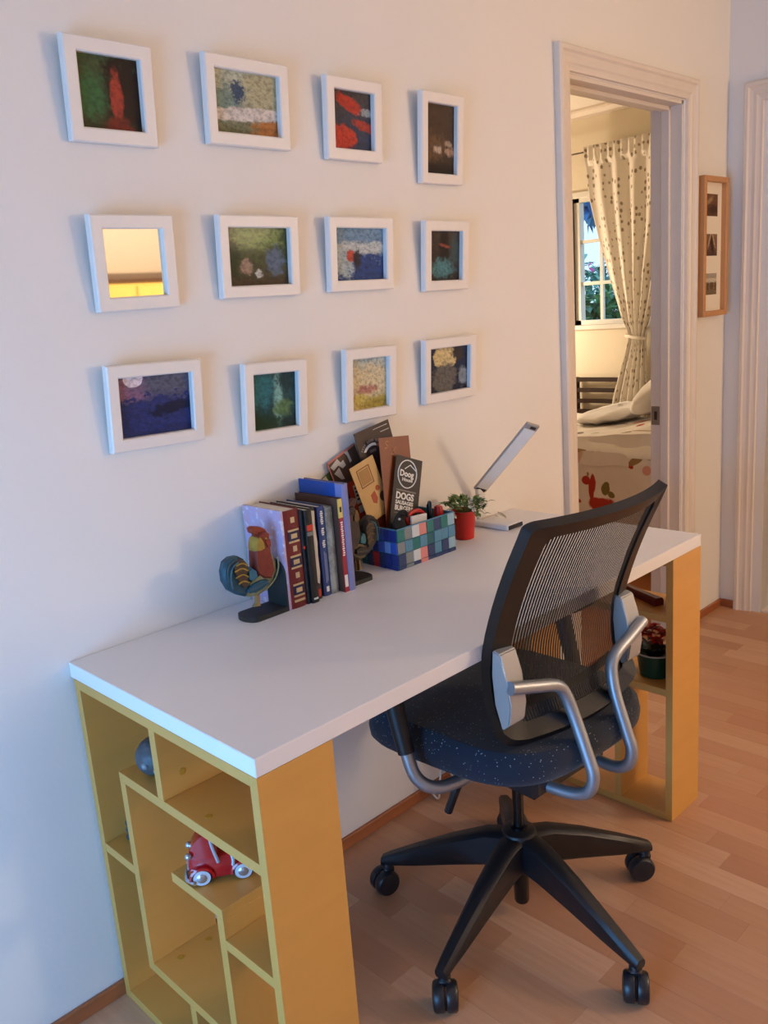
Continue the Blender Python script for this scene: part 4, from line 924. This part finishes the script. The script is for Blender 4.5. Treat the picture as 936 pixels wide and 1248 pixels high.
# ---- stone ball and little stone figure
STONE = mat('grey_stone', '#4c5156', 0.5, var=0.45, scale=45, bump=0.8, bscale=70)
gb = thing('stone_ball', 'grey carved stone ball on the top left shelf', 'ornament', (0.045, -0.208, 0.568))
gb['label'] = 'round grey carved ornament behind the upright divider of the yellow shelf'
b = MB(); b.sphere((0, 0, 0.036), 0.036, 24, 16)
for vtx in b.bm.verts:
    p_ = vtx.co-Vector((0, 0, 0.036)); k = 1-0.05*max(0, math.sin(p_.x*190)*math.sin(p_.y*170)*math.sin(p_.z*180+1))*2; vtx.co = Vector((0, 0, 0.036))+p_*k
b.build('ball', STONE, gb, True)
for (a, e_) in ((3.6, -0.1), (4.3, 0.2), (4.2, -0.45)):
    n_ = Vector((math.cos(a)*math.cos(e_), math.sin(a)*math.cos(e_), math.sin(e_))); MB().sphere(Vector((0, 0, 0.036))+n_*0.033, 0.007, 10, 8).build('carved_boss', mat('pale_stone', '#7c848c', 0.45), gb, True)
gf = thing('stone_figure', 'tiny grey ornament on the small low shelf next the wall', 'ornament', (0.046, -0.055, 0.369))
MB().lathe([(0.010, 0), (0.011, 0.004), (0.007, 0.010), (0.010, 0.020), (0.006, 0.027)], (0, 0, 0), 14).build('figure_body', STONE, gf, True); MB().sphere((0, 0, 0.034), 0.009, 12, 8).build('figure_head', STONE, gf, True)
# ---- far pedestal: flower pot and red wooden bar
fp = thing('flower_pot', 'dark green pot with pale rim and red flowers on the yellow shelf', 'plant pot', (1.334, -0.508, 0.371))
MB().lathe([(0.036, 0), (0.040, 0.003), (0.046, 0.045), (0.049, 0.066), (0.044, 0.066), (0.042, 0.05), (0.01, 0.048)], (0, 0, 0), 28).build('pot', mat('green_glaze', '#0f3a24', 0.3, var=0.2), fp, True)
MB().tube([(0.0495*math.cos(2*PI*k/28), 0.0495*math.sin(2*PI*k/28), 0.066) for k in range(28)], 0.0022, 6, closed=True).build('rim', mat('pale_rim', '#b9b4a6', 0.5), fp, True)
fz = MB(); rnd = random.Random(9)
for k in range(40):
    a = rnd.uniform(0, 2*PI); leaf(fz, Vector((0.02*math.cos(a), 0.02*math.sin(a), 0.05)), Vector((math.cos(a)*0.6, math.sin(a)*0.6, 1.1)), rnd.uniform(0.03, 0.055), 0.014)
tag(fz.build('foliage', mat('dark_leaf', '#16281c', 0.5), fp, True, fix=False), kind='stuff')
for (dx, dy, dz, s_) in ((-0.012, 0.022, 0.112, 0.030), (0.016, 0.010, 0.120, 0.026), (-0.020, -0.014, 0.102, 0.022), (0.006, -0.026, 0.114, 0.024)):
    f_ = MB()
    for ring_ in range(3):
        for k in range(6):
            a = 2*PI*k/6+ring_*0.5; leaf(f_, Vector((dx, dy, dz)), Vector((math.cos(a), math.sin(a), 0.15+0.7*ring_)), s_*(1-0.2*ring_), s_*0.7)
    f_.build('flower', mat('red_petal', '#b8241a', 0.55, var=0.2), fp, True, fix=False)
REDW = mat('red_lacquer', '#5e0f10', 0.3, var=0.1)
rbr = MB(); d = (Vector((1.314, -0.53, 0))-Vector((1.392, -0.36, 0))); L_ = d.length; d.normalize(); sd = Vector((d.y, -d.x, 0)); o0 = Vector((1.392, -0.36, 0.572))
rbr.rings([[o0+d*s_*L_+sd*a*w2+Vector((0, 0, z)) for (a, z) in ((-1, 0.0), (1, 0.0), (1, h_*0.7), (0.6, h_), (-0.6, h_), (-1, h_*0.7))] for (s_, w2, h_) in ((0, 0.008, 0.016), (0.2, 0.010, 0.018), (0.8, 0.013, 0.020), (1.0, 0.014, 0.021))])
tag(rbr.build('wooden_bar', REDW), 'dark red lacquered wooden bar lying on the yellow shelf', 'bar')
# ---- cord hanging under the desk
cd_ = MB().tube(catmull([(0.905, -0.006, 0.70), (0.905, -0.010, 0.40), (0.910, -0.015, 0.16), (0.925, -0.030, 0.07), (0.955, -0.045, 0.006), (0.985, -0.030, 0.05), (1.01, -0.022, 0.10), (1.04, -0.03, 0.03), (1.06, -0.05, 0.004), (1.12, -0.06, 0.004), (1.20, -0.04, 0.004)], 8), 0.0028, 6).build('power_cord', mat('cord_white', '#d8cfc2', 0.5), None, True); tag(cd_, 'white cord looping down the wall beneath the desk', 'cord')

# ================================================================== BEDROOM
XB, YBF = 4.50, 2.9
BWALL = mat('bedroom_paint', '#e8dcc4', 0.75, var=0.02, scale=3)
BFLOOR = mat('bedroom_floor', '#b06a36', 0.4, var=0.12, scale=6, stretch=(8, 0.6, 1))
tag(MB().box((DX0-1.2, WT, -0.06), (XB+WT, YBF+WT, 0.0)).build('floor_bedroom', BFLOOR), kind='structure')
tag(MB().box((XC-2.4, WT, ZC), (XB+WT, YBF+WT, ZC+0.1)).build('ceiling_bedroom', CEIL), kind='structure')
WY0, WY1, WZ0, WZ1 = 0.72, 1.775, 1.158, 1.972
w = MB(); w.box((XB, WT, 0), (XB+WT, WY0, ZC)); w.box((XB, WY1, 0), (XB+WT, YBF+WT, ZC)); w.box((XB, WY0, 0), (XB+WT, WY1, WZ0)); w.box((XB, WY0, WZ1), (XB+WT, WY1, ZC))
tag(w.build('wall_bedroom_right', BWALL), kind='structure')
tag(MB().box((XC-2.4, YBF, 0), (XB, YBF+WT, ZC)).build('wall_bedroom_far', BWALL), kind='structure')
tag(MB().box((XC-2.5, WT, 0), (XC-2.4, YBF+WT, ZC)).build('wall_bedroom_left', BWALL), kind='structure')
tag(MB().box((XC+WT, 0.0, 0), (XB+WT, WT, ZC)).build('wall_bedroom_near', BWALL), kind='structure')
cor = MB(); cor.rings([[Vector((XB-u, y, ZC-d)) for (u, d) in ((0, 0), (0.055, 0), (0.055, 0.012), (0.035, 0.020), (0.015, 0.042), (0.012, 0.055), (0, 0.055))] for y in (WT, YBF)]); tag(cor.build('trim_3', TRIMM), kind='structure')
# window
win = empty_struct('window_2', (XB, 0, 0)); WFR = mat('window_frame_white', '#e6e2d8', 0.4)
fr = MB(); fw = 0.045
fr.box((0.03, WY1-fw, WZ0), (0.085, WY1, WZ1)); fr.box((0.03, WY0, WZ0), (0.085, WY0+fw, WZ1)); fr.box((0.03, WY0, WZ0), (0.085, WY1, WZ0+0.03)); fr.box((0.03, WY0, WZ1-0.025), (0.085, WY1, WZ1)); fr.build('window_frame', WFR, win)
box_part('head_trim', (-0.012, WY0-0.03, WZ1), (0.0, WY1+0.01, WZ1+0.035), WFR, win, 0.002)
box_part('sill', (-0.03, WY0-0.03, WZ0-0.03), (0.03, WY1+0.02, WZ0), WFR, win, 0.003)
box_part('seal', (0.005, WY1-0.006, WZ0), (0.03, WY1, WZ1), mat('rubber_dark', '#22262c', 0.6), win)
ys = [WY1-fw, 1.580, 1.385, 1.19, 0.985, WY0+fw]; zs = [WZ0+0.03, 1.427, 1.697, WZ1-0.025]
for z in zs[1:-1]: box_part('muntin', (0.045, WY0+fw, z-0.011), (0.070, WY1-fw, z+0.011), WFR, win)
for y in ys[1:-1]: box_part('muntin', (0.046, y-0.011, zs[0]), (0.069, y+0.011, zs[-1]), WFR, win)
WG = glass_mat('window_glass', 0.04)
for i in range(len(ys)-1):
    for j in range(3):
        g = MB(); g.poly([(0.058, ys[i], zs[j]), (0.058, ys[i+1], zs[j]), (0.058, ys[i+1], zs[j+1]), (0.058, ys[i], zs[j+1])]); g.build('pane', WG, win)
# curtain rod + curtain
rod = thing('curtain_rod', 'thin dark curtain rod above the bedroom window', 'curtain rod', (XB-0.07, 0, 2.232)); RODM = mat('rod_dark', '#4a4038', 0.4, metal=0.6)
MB().tube([(0, 0.55, 0), (0, 2.05, 0)], 0.005, 10).build('rod', RODM, rod, True)
for y in (0.58, 2.02): MB().tube([(0, y, 0), (0.069, y, 0)], 0.004, 8).build('rod_bracket', RODM, rod, True)
for y in (0.545, 2.055): MB().sphere((0, y, 0), 0.011, 10, 8).build('rod_finial', RODM, rod, True)
CUR = bpy.data.materials.new('leaf_print_cotton'); t = NT(CUR); uv = t.coord('UV')
sc_ = t.vmath('MULTIPLY', uv, (27, 23, 1)).outputs[0]
vo = t.new('ShaderNodeTexVoronoi'); vo.inputs['Scale'].default_value = 1.0; vo.inputs['Randomness'].default_value = 0.55; t.link(sc_, vo.inputs['Vector'])
dn = t.math('ADD', vo.outputs['Distance'], t.math('MULTIPLY', t.math('SUBTRACT', t.noise(5, sc_, 2).outputs[0], 0.5), 0.25))
t.link(t.mix(t.math('MULTIPLY', t.smooth(dn, 0.22, 0.33), 1.0), lin('#9a8c74'), lin('#ebe3d6')), t.bsdf.inputs['Base Color']); t.bsdf.inputs['Roughness'].default_value = 0.9
t.bsdf.inputs['Transmission Weight'].default_value = 0.0
def cur_edges(z):
    ks = [(0.15, 1.47, 1.10), (0.55, 1.435, 1.15), (0.72, 1.41, 1.17), (0.90, 1.37, 1.185), (1.05, 1.325, 1.195), (1.10, 1.325, 1.19), (1.17, 1.365, 1.165), (1.30, 1.405, 1.12), (1.445, 1.45, 1.08), (1.70, 1.525, 0.99), (1.95, 1.585, 0.93), (2.15, 1.605, 0.91), (2.26, 1.61, 0.90)]
    for (a, b_) in zip(ks, ks[1:]):
        if z <= b_[0]: f = (z-a[0])/(b_[0]-a[0]); return a[1]+(b_[1]-a[1])*f, a[2]+(b_[2]-a[2])*f
    return ks[-1][1:]
def cur_pt(u, v_):
    z = 0.50+1.76*v_; l_, r_ = cur_edges(z); y = l_+(r_-l_)*u
    amp = 0.020*(1-0.4*v_) if z < 2.1 else 0.011
    fold = math.sin(u*2*PI*5.5+0.7*math.sin(z*1.5))*amp+0.006*math.sin(u*41+z*2)
    if z > 2.17: fold = -0.016+0.010*math.sin(u*2*PI*15)+0.004*math.sin(u*61)
    near = -0.035*max(0, 1-abs(z-1.08)/0.5)*0 
    return Vector((XB-0.078+fold+near-0.16*max(0, (0.95-z)), y, z))
cm_ = MB(); cm_.grid(cur_pt, 90, 60, lambda u, v_: (0.9*u, 0.35+1.76*v_)); cu = cm_.build('curtain', CUR, None, True, fix=False); tag(cu, 'white tied-back curtain with small leaf print at bedroom window', 'curtain')
sm = cu.modifiers.new('solid', 'SOLIDIFY'); sm.thickness = 0.002
tb = MB(); n = 24; cy_, cz_ = (1.325+1.19)/2, 1.075
tb.rings([[Vector((XB-0.088+0.040*math.cos(2*PI*k/n), cy_+0.074*math.sin(2*PI*k/n), cz_+dz+0.012*math.sin(2*PI*k/n))) for k in range(n)] for dz in (-0.009, -0.005, 0.005, 0.009)], False, False); tbo = tb.build('curtain_tie', CUR, cu, True)
# ladder-back chair under the window
DW = mat('dark_walnut', '#2e1a12', 0.4, var=0.2, scale=10)
lc = thing('ladder_back_chair', 'dark wooden ladder-back chair against the bedroom window wall', 'chair', (4.285, 1.515, 0), 0)
xb = 0.175
for y in (-0.215, 0.215): MB().box((xb-0.018, y-0.014, 0), (xb+0.018, y+0.014, 0.815), 0.003).build('back_post', DW, lc)
for y in (-0.2, 0.2): MB().box((-0.19, y-0.014, 0), (-0.155, y+0.014, 0.43), 0.003).build('leg', DW, lc)
for z in (0.800, 0.729, 0.656, 0.585): MB().grid(lambda u, v_: Vector((xb-0.004+0.010*math.sin(u*PI)+0.0, -0.203+0.406*u, z-0.014+0.028*v_)), 10, 1).grid(lambda u, v_: Vector((xb-0.016+0.010*math.sin(u*PI), -0.203+0.406*u, z-0.014+0.028*v_)), 10, 1).build('back_slat', DW, lc)
for sl in [o for o in lc.children if o.name.startswith('back_slat')]:
    sm = sl.modifiers.new('solid', 'SOLIDIFY'); sm.thickness = 0.006
MB().box((-0.20, -0.22, 0.43), (0.19, 0.22, 0.455), 0.006).build('seat', DW, lc)
for y in (-0.2, 0.2): MB().box((-0.16, y-0.010, 0.19), (0.16, y+0.010, 0.215)).build('stretcher', DW, lc)
# bed
bd = thing('bed', 'bed with white mattress under the printed duvet in the next room', 'bed', (3.68, 1.22, 0))
MB().box((-0.52, -0.98, 0.14), (0.34, 0.98, 0.30), 0.01).build('bed_frame', DW, bd); MB().box((-0.52, -0.97, 0.30), (0.33, 0.97, 0.585), 0.05, seg=3).build('mattress', mat('mattress_white', '#e0dad0', 0.9), bd)
for (x, y) in ((-0.48, -0.94), (0.30, -0.94), (-0.48, 0.94), (0.30, 0.94)): MB().box((x-0.03, y-0.03, 0), (x+0.03, y+0.03, 0.14)).build('leg', DW, bd)
MB().box((-0.57, -1.05, 0), (0.35, -0.99, 1.0), 0.01).build('headboard', DW, bd)
DUV = bpy.data.materials.new('printed_duvet'); t = NT(DUV); uv = t.coord('UV'); nz = t.noise(14, uv, 3); nn = t.math('SUBTRACT', nz.outputs[0], 0.5)
S0 = 1.10   # arc length at the near edge of the bed top
def vs_side(z): return S0+(0.62-z)
marks = []
RED, BR2, OR, PK, OL, GY = '#b5341f', '#a08058', '#c87a3c', '#d8a090', '#80703c', '#8a8070'
for (y, z, ry, rz, c_, rot) in ((0.803, 0.412, 0.024, 0.024, RED, 0), (0.775, 0.365, 0.016, 0.060, RED, 0.0), (0.765, 0.40, 0.016, 0.05, RED, 0), (0.72, 0.295, 0.075, 0.040, RED, 0), (0.86, 0.31, 0.03, 0.012, RED, 0.5), (0.692, 0.375, 0.022, 0.035, OL, 0.3), (0.66, 0.35, 0.02, 0.015, OL, 0.4), (0.792, 0.445, 0.007, 0.012, BR2, 0),
        (0.84, 0.60, 0.045, 0.018, BR2, 0), (0.845, 0.545, 0.035, 0.020, '#d8b8a0', 0), (0.735, 0.595, 0.024, 0.015, OR, 0), (0.762, 0.535, 0.011, 0.010, RED, 0), (0.55, 0.505, 0.022, 0.014, RED, 0.5), (0.52, 0.535, 0.05, 0.020, BR2, -0.6), (0.45, 0.565, 0.028, 0.022, BR2, 0), (0.462, 0.49, 0.022, 0.022, PK, 0)):
    marks.append((y, vs_side(z), ry, rz, c_, rot))
for (x, y, rx, ry, c_) in ((3.60, 1.16, 0.02, 0.08, GY), (3.60, 0.93, 0.02, 0.07, GY), (3.64, 0.79, 0.06, 0.06, PK), (3.27, 0.862, 0.03, 0.022, GY), (3.30, 0.97, 0.03, 0.02, GY), (3.22, 0.65, 0.025, 0.03, OL), (3.25, 0.56, 0.012, 0.09, BR2), (3.84, 1.02, 0.03, 0.07, PK), (3.84, 0.8, 0.03, 0.07, BR2), (4.0, 1.2, 0.05, 0.09, PK), (3.45, 0.7, 0.03, 0.02, RED)):
    marks.append((y, S0-(x-3.10)/0.86, ry, rx, c_, 0))
col = t.mix(nz.outputs[0], lin('#e3dad0'), lin('#f0e9e0'))
for (u_, v_, ru, rv, c_, rot) in marks:
    d_ = t.vmath('SUBTRACT', uv, (u_, v_, 0)).outputs[0]
    if rot:
        r_ = t.new('ShaderNodeVectorRotate'); r_.rotation_type = 'Z_AXIS'; r_.inputs['Angle'].default_value = rot; t.link(d_, r_.inputs[0]); d_ = r_.outputs[0]
    ln = t.vmath('LENGTH', t.vmath('MULTIPLY', d_, (1/ru, 1/rv, 0)).outputs[0], None).outputs[1]
    ln = t.math('ADD', ln, t.math('MULTIPLY', nn, 1.0)); col = t.mix(t.math('SUBTRACT', 1.0, t.smooth(ln, 0.85, 1.1)), col, lin(c_))
t.link(col, t.bsdf.inputs['Base Color']); t.bsdf.inputs['Roughness'].default_value = 0.9
SL = S0+0.58
def duv_pt(u, v_):
    y = 0.30+1.86*u; s_ = v_*SL
    wr = 0.008*math.sin(y*17+s_*6)+0.006*math.sin(y*31-s_*13)+0.010*math.sin(s_*9+y*5)
    top_z = 0.622+0.05*math.exp(-((y-0.55)/0.25)**2)*(1 if s_ < S0 else 0.0)
    if s_ < S0-0.06: return Vector((3.10+(S0-s_)*0.86, y, top_z+wr*0.45+0.022*math.exp(-((S0-s_)-0.5)**2/0.3)))
    if s_ < S0+0.06:
        a = (s_-(S0-0.06))/0.12*PI/2; return Vector((3.16-0.076*math.sin(a), y, 0.622-0.076+0.076*math.cos(a)+wr*(1-a)))
    z = 0.62-(s_-S0)-0.0; return Vector((3.084-0.018*math.sin(y*14+1)*(s_-S0)*1.6-0.012*math.sin(y*29)*(s_-S0), y, max(0.035, z+0.03)))
dm = MB(); dm.grid(duv_pt, 90, 80, lambda u, v_: (0.30+1.86*u, v_*SL)); du = dm.build('duvet', DUV, None, True, fix=False); sm = du.modifiers.new('solid', 'SOLIDIFY'); sm.thickness = 0.02; sm.offset = -1
tag(du, 'white printed duvet with red dinosaur hanging over the bed side', 'duvet')
# pillow and bunched cover at the head end
PILM = mat('pillow_white', '#ebe6e0', 0.9, var=0.04, scale=9, bump=0.4, bscale=14)
def pillow(name, label, c, sx, sy, sz, rot):
    b = MB(); n, m_ = 32, 16; R_ = []
    for j in range(m_+1):
        ph = -PI/2+PI*j/m_; R_.append([])
        for i in range(n):
            a = 2*PI*i/n; cx_, cy2 = sq(a, 0.55); k = max(0.02, math.cos(ph)**0.6)
            R_[-1].append(Vector((cx_*sx*k, cy2*sy*k, math.sin(ph)*sz*(1-0.35*(abs(cx_*k)**3+abs(cy2*k)**3)/2)+0.008*math.sin(cx_*k*9+cy2*7))))
    b.rings(R_); o = b.build(name, PILM, None, True); o.location = c; o.rotation_euler = rot; return tag(o, label, name)
pillow('pillow', 'plump white pillow propped up at the head of the bed', (3.84, 0.66, 0.865), 0.33, 0.26, 0.085, (math.radians(-38), 0, 0.05))
pillow('blanket', 'folded white blanket lying on the duvet before the pillow', (3.84, 1.05, 0.680), 0.34, 0.16, 0.040, (math.radians(-5), 0, 0.10))

# ---- garden behind the bedroom window
GR = mat('lawn', '#4f6a3a', 0.9, var=0.3); tag(MB().box((XB+WT, -6, -0.3), (16, 12, -0.25)).build('ground', GR), kind='structure')
def shrub(label, c, rr, n, cols_, seed, flower=None, grp='garden shrubs', ls=1.0):
    rn = random.Random(seed); r = thing('garden_shrub', label, 'shrub', (c[0], c[1], -0.25), 0, grp)
    for ci, cc in enumerate(cols_):
        b = MB()
        for k in range(n):
            th_, ph = rn.uniform(0, 2*PI), math.acos(rn.uniform(-0.6, 1)); q = rn.uniform(0.75, 1.05)
            p_ = Vector((rr[0]*math.sin(ph)*math.cos(th_), rr[1]*math.sin(ph)*math.sin(th_), rr[2]*math.cos(ph)))*q+Vector((0, 0, c[2]+0.25))
            leaf(b, p_, Vector((rn.uniform(-1, 1), rn.uniform(-1, 1), rn.uniform(-0.6, 0.8))), rn.uniform(0.10, 0.2)*ls, rn.uniform(0.05, 0.1)*ls)
        tag(b.build('foliage', mat('leaf_'+cc, cc, 0.5, var=0.2), r, False, fix=False), kind='stuff')
    if flower:
        b = MB()
        for k in range(40):
            p_ = Vector((rn.uniform(-1, 1)*rr[0]*0.8-rr[0]*0.5, rn.uniform(-1, 1)*rr[1]*0.9, c[2]+0.25+rn.uniform(0.1, 0.9)*rr[2]))
            leaf(b, p_, Vector((rn.uniform(-1, 1), rn.uniform(-1, 1), 1)), 0.09, 0.08)
        tag(b.build('blossoms', mat('petal_'+flower, flower, 0.5), r, False, fix=False), kind='stuff')
    MB().tube([(0.2, rr[1]*0.9, 0), (0.22, rr[1]*0.9+0.03, c[2]*0.5), (0.2, rr[1]*0.85, c[2]+0.3)], [0.05, 0.04, 0.02], 8).build('stem', mat('bark', '#4a3828', 0.9), r)
shrub('dense green hedge below the bedroom window', (6.3, 2.7, 0.55), (0.45, 1.5, 0.85), 1000, ('#4a8050', '#74b078', '#84c4b0'), 3)
shrub('flowering shrub with pink blossoms outside the window', (7.3, 3.4, 1.05), (0.4, 0.7, 0.62), 330, ('#4a8a80', '#7ac0b0'), 5, '#d0509a')
shrub('tall blue-green tree crown outside the window', (8.6, 4.2, 2.50), (0.5, 1.5, 0.42), 1100, ('#4a84c0', '#6aa0cc'), 8, ls=2.0)

# ================================================================== BEHIND THE SECOND DOOR
cab = thing('bookcase', 'brown wooden bookcase behind the second door', 'bookcase', (XC+0.62, -0.24, 0)); BRW = mat('brown_cabinet', '#4a2416', 0.4, var=0.15)
for z in (0, 0.30, 0.62, 1.0, 1.4, 1.8): MB().box((0, -0.7, z), (0.35, 0.2, z+0.025)).build('shelf', BRW, cab)
for y in (-0.72, 0.2): MB().box((0, y, 0), (0.35, y+0.02, 1.9)).build('side_panel', BRW, cab)
MB().box((0.34, -0.7, 0), (0.355, 0.2, 1.9)).build('back_panel', BRW, cab)
wb = MB().box((XC+0.64, -0.45, 0.325), (XC+0.9, -0.06, 0.50), 0.02, seg=2).build('storage_basket', mat('white_wicker', '#cfc5b4', 0.8, var=0.3, scale=120, bump=0.8, bscale=150)); tag(wb, 'pale wicker basket on the brown bookcase', 'basket')
wb = MB().box((XC+0.64, -0.45, 0.026), (XC+0.9, -0.06, 0.16), 0.02, seg=2).build('storage_box', mat('cream_box', '#b9b0a0', 0.8, var=0.1)); tag(wb, 'low cream box at the bottom of the brown bookcase', 'box')

# ================================================================== ADDED CABINET (out of view, put in to give the mirroring glass its golden reflection)
sb = thing('reflection_cabinet', 'tall yellow sideboard, added out of view to give the framed mirror its golden reflection', 'cabinet', (2.29, YF+0.013, 0)); YC = mat('reflection_yellow', '#efd57c', 0.5, var=0.04)
MB().box((-0.55, 0, 0.0), (0.55, 0.38, 1.06), 0.003).build('body', YC, sb); MB().box((-0.56, 0, 1.06), (0.56, 0.39, 1.085), 0.002).build('top', BRW, sb)
for x in (-0.535, 0.005): d_ = MB().box((x, 0.38, 0.06), (x+0.53, 0.396, 1.04), 0.003).build('door', YC, sb);
